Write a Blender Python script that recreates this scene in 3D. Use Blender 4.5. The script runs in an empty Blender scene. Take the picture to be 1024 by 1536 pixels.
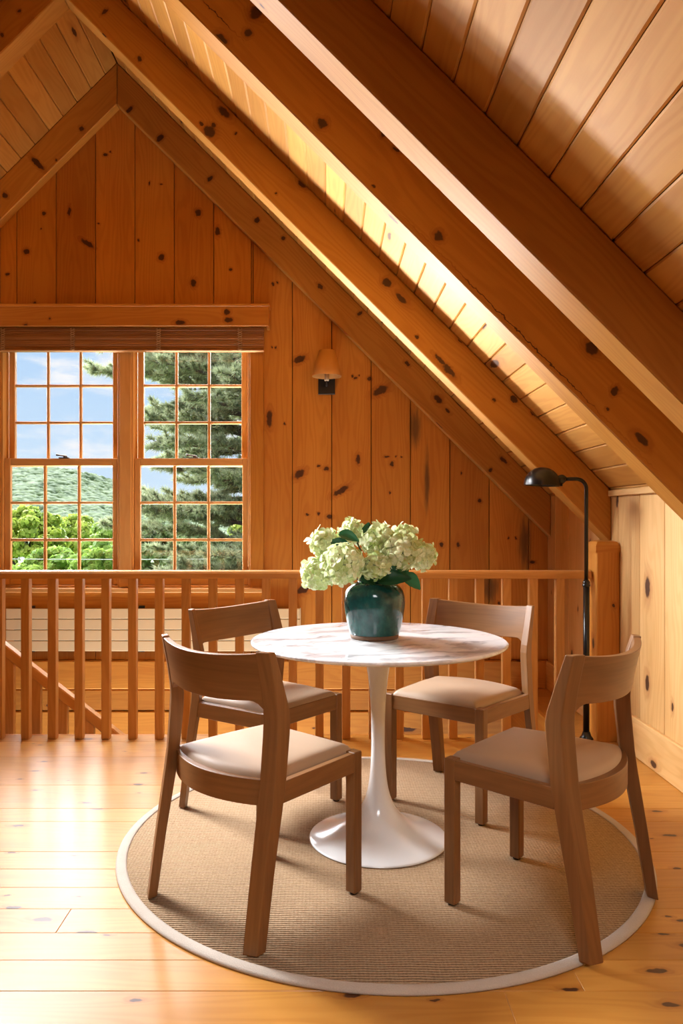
import bpy, bmesh, math, random
import numpy as np
from mathutils import Vector, Matrix, Euler

random.seed(7)
rng = np.random.default_rng(11)
SC = bpy.context.scene
COL = SC.collection
F = 1150.0            # focal length in px of the 1024 px wide frame
VX, VY = 487.0, 778.0  # vanishing point of the room axis
CH = 1.16             # camera height

def px(x, y, D):
    return Vector(((x - VX) / F * D, D, CH + (VY - y) / F * D))

# ------------------------------------------------------------------ objects
def props(o, label=None, cat=None, group=None, kind=None):
    if label: o['label'] = label
    if cat: o['category'] = cat
    if group: o['group'] = group
    if kind: o['kind'] = kind
    return o

def empty(name, loc=(0, 0, 0), rz=0.0):
    o = bpy.data.objects.new(name, None)
    COL.objects.link(o)
    o.location = loc
    o.rotation_euler = (0, 0, rz)
    o.empty_display_size = 0.1
    return o

def copy_thing(o, parent=None):
    c = o.copy()
    COL.objects.link(c)
    if parent is not None:
        c.parent = parent
    for ch in list(o.children):
        copy_thing(ch, c)
    return c

X, Y, Z = Vector((1, 0, 0)), Vector((0, 1, 0)), Vector((0, 0, 1))
FR = {'x': (X, Z, Y), 'y': (Y, X, Z), 'z': (Z, X, Y)}   # grain, a, b

class MB:
    def __init__(s):
        s.v, s.f, s.fr, s.sd, s.sm = [], [], [], [], []
    def add(s, vs, fs, fr='z', seed=None, smooth=False):
        b = len(s.v)
        s.v += [Vector(p) for p in vs]
        if seed is None: seed = random.random()
        for q in fs:
            s.f.append([b + i for i in q]); s.fr.append(fr); s.sd.append(seed); s.sm.append(smooth)
        return s
    # chamfered box on arbitrary axes; origin c, half sizes h along axes ax
    def obox(s, c, h, ax=(X, Y, Z), ch=0.003, fr='z', seed=None):
        c = Vector(c)
        ch = min(ch, 0.45 * min(h))
        vs, idx = [], {}
        for sx in (-1, 1):
            for sy in (-1, 1):
                for sz in (-1, 1):
                    sg = (sx, sy, sz)
                    for k in range(3):
                        p = c.copy()
                        for j in range(3):
                            p = p + ax[j] * (sg[j] * (h[j] - (0 if j == k else ch)))
                        idx[(sg, k)] = len(vs); vs.append(p)
        fs = []
        for k in range(3):
            a, b = (k + 1) % 3, (k + 2) % 3
            for sk in (-1, 1):
                q = []
                for sa, sb in ((-1, -1), (1, -1), (1, 1), (-1, 1)):
                    sg = [0, 0, 0]; sg[k] = sk; sg[a] = sa; sg[b] = sb
                    q.append(idx[(tuple(sg), k)])
                fs.append(q)
            for sa in (-1, 1):
                for sb in (-1, 1):
                    sg0 = [0, 0, 0]; sg1 = [0, 0, 0]
                    sg0[k] = -1; sg1[k] = 1
                    for sg in (sg0, sg1): sg[a] = sa; sg[b] = sb
                    fs.append([idx[(tuple(sg0), a)], idx[(tuple(sg1), a)], idx[(tuple(sg1), b)], idx[(tuple(sg0), b)]])
        for sx in (-1, 1):
            for sy in (-1, 1):
                for sz in (-1, 1):
                    fs.append([idx[((sx, sy, sz), k)] for k in range(3)])
        return s.add(vs, fs, fr, seed)
    def box(s, a, b, ch=0.003, fr='z', seed=None):
        a, b = Vector(a), Vector(b)
        return s.obox((a + b) / 2, [abs(t) / 2 for t in (b - a)], ch=ch, fr=fr, seed=seed)
    # plank: 2D outline (list of (u,w)) in plane axes U,W at origin O; face towards N with V-edge inset
    def plank(s, outl, O, U, W, N, th, inset=0.003, fr='z', seed=None, gap=0.0):
        n = len(outl)
        if gap:
            u0, u1 = min(p[0] for p in outl), max(p[0] for p in outl)
            outl = [(p[0] + (gap if p[0] == u0 else -gap if p[0] == u1 else 0), p[1]) for p in outl]
        ar = sum(outl[i][0] * outl[(i + 1) % n][1] - outl[(i + 1) % n][0] * outl[i][1] for i in range(n))
        if ar < 0: outl = outl[::-1]
        ins = []
        for i in range(n):
            p0, p1, p2 = Vector(outl[i - 1]), Vector(outl[i]), Vector(outl[(i + 1) % n])
            d1, d2 = (p1 - p0).normalized(), (p2 - p1).normalized()
            n1, n2 = Vector((-d1.y, d1.x)), Vector((-d2.y, d2.x))
            m = n1 + n2
            k = inset * 2 / max(m.length_squared, 0.3)
            ins.append(p1 + m * k)
        P = lambda q, d: O + U * q[0] + W * q[1] + N * d
        vs = [P(q, 0) for q in outl] + [P(q, th - inset) for q in outl] + [P(q, th) for q in ins]
        fs = [list(range(n)), list(range(2 * n, 3 * n))]
        for l in (0, n):
            for i in range(n):
                j = (i + 1) % n
                fs.append([l + i, l + j, l + n + j, l + n + i])
        return s.add(vs, fs, fr, seed)
    def loft(s, rings, fr='z', seed=None, smooth=False, caps=True, closed=False):
        n = len(rings[0]); m = len(rings)
        vs = [p for r in rings for p in r]
        fs = []
        for k in range(m if closed else m - 1):
            for i in range(n):
                j = (i + 1) % n
                k2 = (k + 1) % m
                fs.append([k * n + i, k * n + j, k2 * n + j, k2 * n + i])
        if seed is None: seed = random.random()
        s.add(vs, fs, fr, seed, smooth)
        if caps and not closed:
            b = len(s.v) - len(vs)
            for r in (0, m - 1):
                s.f.append([b + r * n + i for i in range(n)]); s.fr.append(fr); s.sd.append(seed); s.sm.append(False)
        return s
    def tube(s, pts, rad, n=16, fr='z', seed=None, smooth=True, caps=True):
        pts = [Vector(p) for p in pts]
        if not isinstance(rad, (list, tuple)): rad = [rad] * len(pts)
        rings = []
        up = None
        for i, p in enumerate(pts):
            t = (pts[min(i + 1, len(pts) - 1)] - pts[max(i - 1, 0)]).normalized()
            if up is None:
                up = t.orthogonal().normalized()
            up = (up - t * up.dot(t)).normalized()
            sd = t.cross(up)
            rings.append([p + (up * math.cos(a) + sd * math.sin(a)) * rad[i] for a in [2 * math.pi * k / n for k in range(n)]])
        return s.loft(rings, fr, seed, smooth, caps)
    def lathe(s, prof, c=(0, 0, 0), n=64, fr='z', seed=None, M=None, caps=True):
        c = Vector(c)
        rings = []
        for r, z in prof:
            rr = []
            for k in range(n):
                a = 2 * math.pi * k / n
                p = Vector((r * math.cos(a), r * math.sin(a), z))
                if M is not None: p = M @ p
                rr.append(c + p)
            rings.append(rr)
        return s.loft(rings, fr, seed, True, caps)
    def build(s, name, mat, parent=None, origin=(0, 0, 0), bevel=0, recalc=True, kind=None, uv=True):
        me = bpy.data.meshes.new(name)
        me.from_pydata(s.v, [], s.f)
        bm = bmesh.new(); bm.from_mesh(me)
        if recalc: bmesh.ops.recalc_face_normals(bm, faces=bm.faces)
        bm.faces.ensure_lookup_table()
        if uv:
            L = bm.loops.layers.uv.new('UVMap')
            for i, f in enumerate(bm.faces):
                fr = s.fr[i]
                g, a, b = FR[fr] if isinstance(fr, str) else fr
                nn = f.normal
                e, na, nb = abs(nn.dot(g)), abs(nn.dot(a)), abs(nn.dot(b))
                for l in f.loops:
                    p = l.vert.co
                    if e > 0.8: l[L].uv = (p.dot(a) * 0.3 + 30, p.dot(b))
                    elif nb >= na: l[L].uv = (p.dot(g), p.dot(a))
                    else: l[L].uv = (p.dot(g), p.dot(b) + 10)
        o = Vector(origin)
        for v in bm.verts: v.co -= o
        for i, f in enumerate(bm.faces): f.smooth = s.sm[i]
        bm.to_mesh(me); bm.free()
        at = me.attributes.new('seed', 'FLOAT', 'FACE')
        at.data.foreach_set('value', s.sd)
        if mat: me.materials.append(mat)
        ob = bpy.data.objects.new(name, me)
        COL.objects.link(ob)
        if parent is not None:
            ob.parent = parent
        else:
            ob.location = o
        if bevel:
            m = ob.modifiers.new('bevel', 'BEVEL'); m.width = bevel; m.segments = 2; m.limit_method = 'ANGLE'; m.angle_limit = 0.7
        if kind: ob['kind'] = kind
        return ob

# ------------------------------------------------------------------ materials
class NT:
    def __init__(s, name):
        s.m = bpy.data.materials.new(name); s.m.use_nodes = True
        s.t = s.m.node_tree; s.t.nodes.clear()
    def n(s, t, **k):
        nd = s.t.nodes.new(t)
        for a, b in k.items(): setattr(nd, a, b)
        return nd
    def l(s, a, b): s.t.links.new(a, b)
    def setin(s, nd, i, v):
        if hasattr(v, 'is_linked') or isinstance(v, bpy.types.NodeSocket): s.l(v, nd.inputs[i])
        else: nd.inputs[i].default_value = v
    def math(s, op, a, b=0.0, c=0.0, clamp=False):
        nd = s.n('ShaderNodeMath', operation=op, use_clamp=clamp)
        for i, v in enumerate((a, b, c)): s.setin(nd, i, v)
        return nd.outputs[0]
    def vec(s, op, a, b=(0, 0, 0), c=(0, 0, 0)):
        nd = s.n('ShaderNodeVectorMath', operation=op)
        s.setin(nd, 0, a); s.setin(nd, 1, b)
        if op == 'MULTIPLY_ADD': s.setin(nd, 2, c)
        return nd.outputs['Value'] if op == 'LENGTH' else nd.outputs[0]
    def mr(s, v, a, b, c=0.0, d=1.0, smooth=True):
        nd = s.n('ShaderNodeMapRange', interpolation_type='SMOOTHSTEP' if smooth else 'LINEAR')
        for i, q in enumerate((v, a, b, c, d)): s.setin(nd, i, q)
        return nd.outputs[0]
    def mix(s, f, a, b, mode='MIX'):
        nd = s.n('ShaderNodeMix', data_type='RGBA', blend_type=mode)
        s.setin(nd, 0, f)
        for i, v in ((6, a), (7, b)):
            if isinstance(v, tuple): v = tuple(v) + ((1,) if len(v) == 3 else ())
            s.setin(nd, i, v)
        return nd.outputs[2]
    def noise(s, v, scale=1.0, detail=2.0, rough=0.5, dim='3D', dist=0.0):
        nd = s.n('ShaderNodeTexNoise', noise_dimensions=dim)
        s.l(v, nd.inputs['Vector'])
        nd.inputs['Scale'].default_value = scale; nd.inputs['Detail'].default_value = detail
        nd.inputs['Roughness'].default_value = rough; nd.inputs['Distortion'].default_value = dist
        return nd.outputs[0]
    def out(s, sh):
        o = s.n('ShaderNodeOutputMaterial'); s.l(sh, o.inputs[0]); return s.m
    def bsdf(s, col, rough=0.5, spec=0.5, metal=0.0, coat=0.0, coat_r=0.1, bump=None, bs=0.2, bd=0.002, sheen=0.0, trans=0.0):
        b = s.n('ShaderNodeBsdfPrincipled')
        if isinstance(col, tuple): col = col + ((1,) if len(col) == 3 else ())
        s.setin(b, 'Base Color', col); s.setin(b, 'Roughness', rough)
        s.setin(b, 'Specular IOR Level', spec); s.setin(b, 'Metallic', metal)
        s.setin(b, 'Coat Weight', coat); s.setin(b, 'Coat Roughness', coat_r)
        s.setin(b, 'Sheen Weight', sheen)
        if bump is not None:
            bn = s.n('ShaderNodeBump'); bn.inputs['Strength'].default_value = bs; bn.inputs['Distance'].default_value = bd
            s.l(bump, bn.inputs['Height']); s.l(bn.outputs[0], b.inputs['Normal'])
        return b.outputs[0]

def wood(name, light, dark, knots=(), stains=(), slanted=(), rough=0.45, coat=0.0, coat_r=0.15, knot_scale=(2.2, 5.5), knot_amt=0.5,
         grain=1.0, var=0.25, fine=1.0, spec=0.4, knotcol=(0.045, 0.014, 0.007), bs=0.25):
    t = NT(name)
    uv = t.n('ShaderNodeUVMap'); uv.uv_map = 'UVMap'
    at = t.n('ShaderNodeAttribute'); at.attribute_name = 'seed'
    sd = at.outputs['Fac']
    raw = uv.outputs[0]
    cb = t.n('ShaderNodeCombineXYZ')
    t.l(t.math('MULTIPLY', sd, 37.3), cb.inputs[0]); t.l(t.math('MULTIPLY', sd, 91.7), cb.inputs[1])
    P = t.vec('ADD', raw, cb.outputs[0])
    core = halo = None
    if knot_amt > 0:
        wob = t.n('ShaderNodeTexNoise', noise_dimensions='2D'); t.l(P, wob.inputs['Vector']); wob.inputs['Scale'].default_value = 30
        Pw = t.vec('MULTIPLY_ADD', wob.outputs['Color'], (0.018, 0.012, 0), P)
        vo = t.n('ShaderNodeTexVoronoi', voronoi_dimensions='2D')
        t.l(t.vec('MULTIPLY', Pw, (knot_scale[0], knot_scale[1], 1)), vo.inputs['Vector']); vo.inputs['Scale'].default_value = 1
        sp = t.n('ShaderNodeSeparateColor'); t.l(vo.outputs['Color'], sp.inputs[0])
        pres = t.mr(sp.outputs[0], 1 - knot_amt, 1.0, 0.0, 1.0, False)
        r = t.math('ADD', t.math('MULTIPLY', t.math('POWER', pres, 1.6), 0.11), t.math('MULTIPLY', t.math('GREATER_THAN', pres, 0.001), 0.022))
        r = t.math('ADD', r, 0.0005)
        d = t.math('DIVIDE', vo.outputs['Distance'], r)
        core = t.mr(d, 0.75, 1.15, 1.0, 0.0)
        halo = t.mr(d, 0.8, 3.0, 1.0, 0.0)
    if knots:
        wob = t.n('ShaderNodeTexNoise', noise_dimensions='2D'); t.l(raw, wob.inputs['Vector']); wob.inputs['Scale'].default_value = 35
        Rw = t.vec('MULTIPLY_ADD', t.vec('SUBTRACT', wob.outputs['Color'], (0.5, 0.5, 0.5)), (0.02, 0.02, 0), raw)
        m = None
        for (u, v, a, b) in knots:
            q = t.vec('LENGTH', t.vec('MULTIPLY_ADD', Rw, (1 / a, 1 / b, 0), (-u / a, -v / b, 0)))
            m = q if m is None else t.math('MINIMUM', m, q)
        for (u, v, a, b, du, dv) in slanted:
            ds = t.vec('SUBTRACT', Rw, (u, v, 0)); cx = t.n('ShaderNodeCombineXYZ')
            for k, e in enumerate(((du / a, dv / a, 0), (-dv / b, du / b, 0))):
                nd = t.n('ShaderNodeVectorMath', operation='DOT_PRODUCT'); t.l(ds, nd.inputs[0]); nd.inputs[1].default_value = e
                t.l(nd.outputs['Value'], cx.inputs[k])
            m = t.math('MINIMUM', m, t.vec('LENGTH', cx.outputs[0]))
        kc = t.mr(m, 0.7, 1.1, 1.0, 0.0)
        kh = t.mr(m, 0.9, 2.2, 1.0, 0.0)
        core = kc if core is None else t.math('MAXIMUM', core, kc)
        halo = kh if halo is None else t.math('MAXIMUM', halo, kh)
    # growth rings
    n1 = t.noise(t.vec('MULTIPLY', P, (0.9, 7.0, 1)), 1.0, 2.0, 0.5, '2D')
    sx = t.n('ShaderNodeSeparateXYZ'); t.l(P, sx.inputs[0])
    ph = t.math('ADD', t.math('MULTIPLY', sx.outputs[1], 26.0), t.math('MULTIPLY', n1, 7.5))
    if halo is not None: ph = t.math('ADD', ph, t.math('MULTIPLY', halo, 1.3))
    rings = t.mr(t.math('SINE', t.math('MULTIPLY', ph, 6.283)), -0.6, 1.0, 0.0, 1.0)
    n2 = t.noise(t.vec('MULTIPLY', P, (3.0, 160.0, 1)), 1.0, 3.0, 0.6, '2D')
    n3 = t.noise(t.vec('MULTIPLY', P, (0.8, 5.0, 1)), 1.0, 2.0, 0.5, '2D')
    fac = t.math('ADD', t.math('MULTIPLY', rings, 0.26 * grain), t.math('MULTIPLY', n2, 0.30 * fine))
    fac = t.math('ADD', fac, t.mr(n3, 0.3, 0.7, -0.1, 0.3, False), 0, True)
    col = t.mix(fac, light, dark)
    wn = t.n('ShaderNodeTexWhiteNoise', noise_dimensions='1D'); t.l(sd, wn.inputs['W'])
    col = t.mix(1.0, col, t.mix(wn.outputs['Value'], (1 - var, 1 - var * 1.15, 1 - var * 1.3), (1.0, 1.0, 1.0)), 'MULTIPLY')
    if stains:
        nz = t.noise(t.vec('MULTIPLY', raw, (6, 60, 1)), 1.0, 3.0, 0.6, '2D')
        m = None
        for (u, v, a, b) in stains:
            q = t.vec('LENGTH', t.vec('MULTIPLY_ADD', raw, (1 / a, 1 / b, 0), (-u / a, -v / b, 0)))
            m = q if m is None else t.math('MINIMUM', m, q)
        st = t.mr(t.math('ADD', m, t.math('MULTIPLY', nz, 0.9)), 0.6, 1.6, 0.75, 0.0)
        col = t.mix(st, col, (0.035, 0.03, 0.02))
    if halo is not None:
        col = t.mix(t.math('MULTIPLY', halo, 0.55), col, t.mix(1.0, col, (0.62, 0.42, 0.32), 'MULTIPLY'))
        col = t.mix(t.math('MULTIPLY', core, 0.93), col, knotcol)
    return t.out(t.bsdf(col, rough, spec, 0, coat, coat_r, bump=fac, bs=bs, bd=0.0006))

def plain(name, col, rough=0.5, spec=0.5, metal=0.0, coat=0.0, nz=0.0, nscale=40.0, sheen=0.0):
    t = NT(name)
    if nz > 0:
        tc = t.n('ShaderNodeTexCoord')
        n = t.noise(tc.outputs['Object'], nscale, 3.0)
        c = t.mix(n, tuple(min(1, k * (1 - nz)) for k in col), tuple(min(1, k * (1 + nz)) for k in col))
        return t.out(t.bsdf(c, rough, spec, metal, coat, sheen=sheen, bump=n, bs=0.1, bd=0.001))
    return t.out(t.bsdf(col, rough, spec, metal, coat, sheen=sheen))

def S(r, g, b):  # srgb 0-255 -> linear
    return tuple(((c / 255) / 12.92 if c / 255 < 0.04045 else ((c / 255 + 0.055) / 1.055) ** 2.4) for c in (r, g, b))

DG = 5.27            # gable wall face
SG = DG / F
# hand placed knots of the gable wall, given in photo px -> (z, x, half z, half x)
GK = [(66, 320, 4, 4), (40, 377, 6, 6), (62, 343, 2, 2), (104, 317, 3, 9), (158, 232, 4, 3), (166, 228, 2, 2),
      (224, 275, 2, 4), (242, 276, 4, 2), (242, 386, 6, 7), (297, 319, 6, 7), (290, 424, 6, 8), (326, 347, 5, 9), (346, 404, 3, 3),
      (52, 456, 3, 5), (11, 411, 4, 3), (409, 426, 2, 3), (416, 424, 2, 3), (208, 360, 2, 3), (148, 336, 3, 2), 
      (408, 521, 2, 2), (414, 522, 2, 3), (528, 565, 2, 3), (533, 567, 3, 3), (538, 563, 2, 2), (554, 568, 5, 4), 
      (404, 628, 6, 17), (537, 689, 4, 10), (490, 703, 6, 4), (478, 699, 3, 3), (494, 775, 6, 4),
      (477, 770, 3, 3), (461, 772, 4, 2), (580, 685, 6, 2), (594, 685, 2, 2), (602, 686, 2, 2), (588, 696, 4, 5), (719, 751, 4, 4),
      (687, 817, 3, 5), (662, 817, 4, 5), (692, 710, 2, 3), (762, 807, 2, 3), (773, 807, 2, 3), (798, 843, 6, 3), (584, 739, 2, 3),
      (748, 905, 3, 4), (427, 635, 2, 3)]
gk = [(CH + (VY - y) * SG, (x - VX) * SG, b * SG * 0.78, a * SG * 0.78) for x, y, a, b in GK]
gs = [(CH + (VY - y) * SG, (x - VX) * SG, b * SG, a * SG) for x, y, a, b in [(622, 640, 12, 40), (640, 720, 5, 60), (787, 815, 13, 55), (735, 880, 16, 30)]]

gsl = []
for x, y, a, b, dx, dy in [(131, 365, 12, 3.5, .83, -.55), (449, 539, 10, 5, .89, .45), (570, 586, 13, 6, .89, .45), (511, 736, 14, 4.5, .86, .51), (449, 711, 10, 5.5, .78, .62), (455, 884, 12, 6, .89, .45)]:
    gsl.append((CH + (VY - y) * SG, (x - VX) * SG, a * SG, b * SG, dy, dx))
PL, PD = (0.63, 0.282, 0.046), (0.45, 0.150, 0.017)
RL, RD = (0.56, 0.27, 0.05), (0.39, 0.148, 0.019)
M_gable = wood('gable_pine', PL, PD, gk, gs, gsl, knot_amt=0, rough=0.5)
M_pine = wood('pine', PL, PD, rough=0.5, knot_amt=0.45)
M_knee = wood('knee_pine', (0.78, 0.51, 0.22), (0.60, 0.33, 0.10), rough=0.5, knot_amt=0.5, knot_scale=(2.4, 4.5))
M_ceil = wood('ceiling_pine', (0.66, 0.345, 0.082), (0.49, 0.205, 0.036), rough=0.5, knot_amt=0.30, knot_scale=(1.5, 6.0), var=0.3)
M_floor = wood('floor_pine', (0.56, 0.275, 0.056), (0.41, 0.165, 0.025), rough=0.34, coat=0.08, coat_r=0.2, spec=0.28, knot_amt=0.55, knot_scale=(4.0, 10.0), var=0.2, bs=0.12)
M_trim = wood('trim_pine', PL, PD, rough=0.42, knot_amt=0.25)
M_balu = wood('baluster_pine', (0.62, 0.32, 0.10), (0.45, 0.19, 0.045), rough=0.4, knot_amt=0.0, var=0.12)
M_sash = wood('sash_fir', (0.68, 0.38, 0.14), (0.54, 0.26, 0.075), rough=0.4, knot_amt=0.0, var=0.1)
M_chair = wood('chair_oak', (0.275, 0.128, 0.044), (0.12, 0.050, 0.015), rough=0.42, knot_amt=0.0, grain=0.5, fine=1.6, var=0.08)
M_bamboo = wood('bamboo', (0.45, 0.22, 0.085), (0.24, 0.095, 0.03), rough=0.5, knot_amt=0.0, var=0.45)
M_dark = plain('seam_dark', (0.03, 0.014, 0.006), 0.9)
M_white = plain('white_lacquer', (0.78, 0.80, 0.81), 0.18, 0.5, coat=0.4)
M_black = plain('black_bronze', (0.012, 0.011, 0.010), 0.28, 0.6, metal=0.3)
M_blackm = plain('black_matte', (0.010, 0.011, 0.013), 0.5)
M_shade = plain('paper_shade', (0.62, 0.34, 0.12), 0.8, 0.2)
M_shadein = plain('shade_lining', (0.75, 0.62, 0.45), 0.8, 0.2)
M_candle = plain('candle_sleeve', (0.8, 0.75, 0.65), 0.6)
M_rad = plain('cream_enamel', (0.72, 0.60, 0.40), 0.4, 0.5)
M_glide = plain('glide', (0.02, 0.018, 0.015), 0.6)
M_metal = plain('antique_metal', (0.10, 0.075, 0.055), 0.4, 0.5, metal=0.9)
M_fabric = plain('seat_leather', (0.38, 0.262, 0.168), 0.5, 0.35, nz=0.06, nscale=8.0, sheen=0.1)
M_cord = plain('cord', (0.42, 0.27, 0.15), 0.9)

def rafter_mat(name, plist, D, sgn=1, amt=0.25, extra=()):
    g = Vector((1, 0, -sgn)).normalized(); w = Vector((sgn, 0, 1)).normalized()
    ks = []
    for x, y, a, b in plist:
        p = px(x, y, D); s = D / F
        ks.append((p.dot(g), p.dot(w), a * s, b * s))
    return wood(name, RL, RD, ks + list(extra), rough=0.5, knot_amt=amt, knot_scale=(2.4, 5.5))

# ---- marble
def marble():
    t = NT('marble'); tc = t.n('ShaderNodeTexCoord'); p = tc.outputs['Object']
    r = t.n('ShaderNodeVectorRotate', rotation_type='Z_AXIS'); t.l(p, r.inputs[0]); r.inputs['Angle'].default_value = -0.35
    p = r.outputs[0]
    n0 = t.n('ShaderNodeTexNoise'); t.l(p, n0.inputs['Vector']); n0.inputs['Scale'].default_value = 3.0; n0.inputs['Detail'].default_value = 5
    q = t.vec('MULTIPLY_ADD', n0.outputs['Color'], (0.35, 0.35, 0.35), p)
    n = t.noise(t.vec('MULTIPLY', q, (1.6, 5.0, 1)), 1.6, 4.0, 0.55)
    v = t.math('ABSOLUTE', t.math('SUBTRACT', n, 0.5))
    vein = t.mr(v, 0.0, 0.035, 1.0, 0.0)
    cloud = t.noise(t.vec('MULTIPLY', q, (2.0, 5.0, 1)), 2.2, 4.0, 0.6)
    msk = t.mr(cloud, 0.42, 0.62)
    col = t.mix(t.math('MULTIPLY', vein, t.math('MULTIPLY', msk, 0.75)), (0.84, 0.87, 0.89), (0.20, 0.20, 0.21))
    col = t.mix(t.math('MULTIPLY', t.mr(cloud, 0.42, 0.64), 0.75), col, (0.36, 0.36, 0.37))
    return t.out(t.bsdf(col, 0.08, 0.5, coat=0.3, coat_r=0.03))
M_marble = marble()

def glaze():
    t = NT('teal_glaze'); tc = t.n('ShaderNodeTexCoord'); p = tc.outputs['Object']
    n = t.noise(p, 14.0, 5.0, 0.65)
    n2 = t.noise(t.vec('MULTIPLY', p, (1, 1, 0.5)), 40.0, 3.0)
    col = t.mix(t.mr(n, 0.35, 0.7), (0.004, 0.036, 0.033), (0.012, 0.085, 0.075))
    col = t.mix(t.mr(n2, 0.58, 0.75, 0, 0.5), col, (0.03, 0.12, 0.085))
    return t.out(t.bsdf(col, 0.12, 0.35, coat=0.35, coat_r=0.05, bump=n, bs=0.1, bd=0.004))
M_glaze = glaze()
M_clay = plain('bare_clay', (0.13, 0.065, 0.03), 0.7, nz=0.3)

def rugmat():
    t = NT('sisal'); tc = t.n('ShaderNodeTexCoord'); p = tc.outputs['Object']
    sx = t.n('ShaderNodeSeparateXYZ'); t.l(p, sx.inputs[0])
    nw = t.noise(p, 9.0, 2.0)
    nf = t.noise(t.vec('MULTIPLY', p, (60, 160, 1)), 1.0, 2.0, 0.7)
    ry = t.math('ADD', sx.outputs[1], t.math('MULTIPLY', nw, 0.010))
    w1 = t.math('SINE', t.math('MULTIPLY', ry, 6.283 / 0.0105))
    w2 = t.math('SINE', t.math('MULTIPLY', sx.outputs[0], 6.283 / 0.011))
    rows = t.mr(w1, -1.0, 0.6)
    h = t.math('ADD', t.math('MULTIPLY', rows, 0.88), t.math('MULTIPLY', t.mr(w2, -1, 1), 0.12))
    nb = t.noise(t.vec('MULTIPLY', p, (1.0, 1.0, 1)), 220.0, 2.0, 0.7)
    f = t.math('ADD', t.math('MULTIPLY', h, 0.55), t.math('MULTIPLY', t.math('SUBTRACT', nf, 0.25), 0.7), 0, True)
    col = t.mix(f, (0.15, 0.080, 0.037), (0.63, 0.44, 0.265))
    col = t.mix(t.mr(nb, 0.5, 0.72, 0, 0.55), col, (0.56, 0.44, 0.31))
    return t.out(t.bsdf(col, 0.95, 0.1, bump=t.math('ADD', h, t.math('MULTIPLY', nf, 0.6)), bs=0.9, bd=0.004))
M_rug = rugmat()
def tape():
    t = NT('rug_binding'); tc = t.n('ShaderNodeTexCoord'); p = tc.outputs['Object']
    n = t.noise(p, 260.0, 2.0); n2 = t.noise(p, 12.0, 2.0)
    return t.out(t.bsdf(t.mix(t.math('MULTIPLY', t.math('ADD', n, n2), 0.5), (0.36, 0.31, 0.26), (0.54, 0.48, 0.41)), 0.85, 0.2, bump=n, bs=0.5, bd=0.002))
M_tape = tape()

def glassmat():
    t = NT('window_glass')
    a = t.n('ShaderNodeBsdfTransparent'); b = t.n('ShaderNodeBsdfGlossy'); b.inputs['Roughness'].default_value = 0.0
    m = t.n('ShaderNodeMixShader'); m.inputs[0].default_value = 0.04
    t.l(a.outputs[0], m.inputs[1]); t.l(b.outputs[0], m.inputs[2])
    return t.out(m.outputs[0])
M_glass = glassmat()

def leafmat(name, c0, c1, tr=0.35, rough=0.6, veins=False):
    t = NT(name)
    at = t.n('ShaderNodeAttribute'); at.attribute_name = 'seed'
    col = t.mix(at.outputs['Fac'], c0, c1)
    b = t.bsdf(col, rough, 0.3)
    tl = t.n('ShaderNodeBsdfTranslucent'); t.l(col, tl.inputs[0])
    m = t.n('ShaderNodeMixShader'); m.inputs[0].default_value = tr
    t.l(b, m.inputs[1]); t.l(tl.outputs[0], m.inputs[2])
    return t.out(m.outputs[0])
M_petal = leafmat('hydrangea_petal', (0.42, 0.52, 0.15), (0.88, 0.90, 0.68), 0.4)
M_leaf = leafmat('hydrangea_leaf', (0.012, 0.055, 0.022), (0.03, 0.14, 0.05), 0.25, 0.4)
M_stem = plain('stem_green', (0.03, 0.07, 0.03), 0.5)
M_needle = leafmat('pine_needles', (0.20, 0.25, 0.14), (0.64, 0.67, 0.42), 0.25)
M_tree = [leafmat('leaf_a', (0.17, 0.28, 0.03), (0.60, 0.68, 0.13), 0.35), leafmat('leaf_b', (0.12, 0.25, 0.035), (0.45, 0.60, 0.12), 0.35),
          leafmat('leaf_c', (0.10, 0.17, 0.06), (0.28, 0.36, 0.16), 0.3)]
M_bark = plain('bark', (0.10, 0.08, 0.065), 0.9, nz=0.4)

# ------------------------------------------------------------------ shell
XR = 1.53                     # knee wall face
XRID = -1.407                 # ridge
ZT = 4.25                     # ridge ceiling height
XL = 2 * XRID - XR
YB = -1.9                     # back of the modelled room
RH = 0.28                     # rafter depth measured vertically
def zc(x): return ZT - abs(x - XRID)

W1 = (-1.335, -0.505)         # right hand window opening
W2 = (-2.230, -1.400)
ZW0, ZW1 = 0.690, 2.42

# gable wall ---------------------------------------------------------------
mb = MB()
seams = [(25 + 59.05 * k - VX) * SG for k in range(-40, 14)]
seams = [s for s in seams if XL - 0.3 < s < XR] + [XR + 0.02]
seams[0] = XL
for i in range(len(seams) - 1):
    a, b = seams[i], seams[i + 1]
    sd = random.random()
    cuts = sorted(set([a, b] + [c for c in (W2[0], W1[1]) if a < c < b]))
    for c0, c1 in zip(cuts[:-1], cuts[1:]):
        m = (c0 + c1) / 2
        top = lambda q: zc(q) + 0.03
        if W2[0] < m < W1[1]:
            mb.plank([(c0, 0.19), (c1, 0.19), (c1, ZW0), (c0, ZW0)], Vector((0, DG + 0.022, 0)), X, Z, -Y, 0.022, 0.003, 'z', sd, 0.0022)
            ap = [(XRID, top(XRID))] if c0 < XRID < c1 else []
            mb.plank([(c0, ZW1), (c1, ZW1), (c1, top(c1))] + ap + [(c0, top(c0))], Vector((0, DG + 0.022, 0)), X, Z, -Y, 0.022, 0.003, 'z', sd, 0.0022)
        else:
            mb.plank([(c0, 0.19), (c1, 0.19), (c1, top(c1)), (c0, top(c0))], Vector((0, DG + 0.022, 0)), X, Z, -Y, 0.022, 0.003, 'z', sd, 0.0022)
wall_far = mb.build('wall_far', M_gable, kind='structure')
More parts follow.
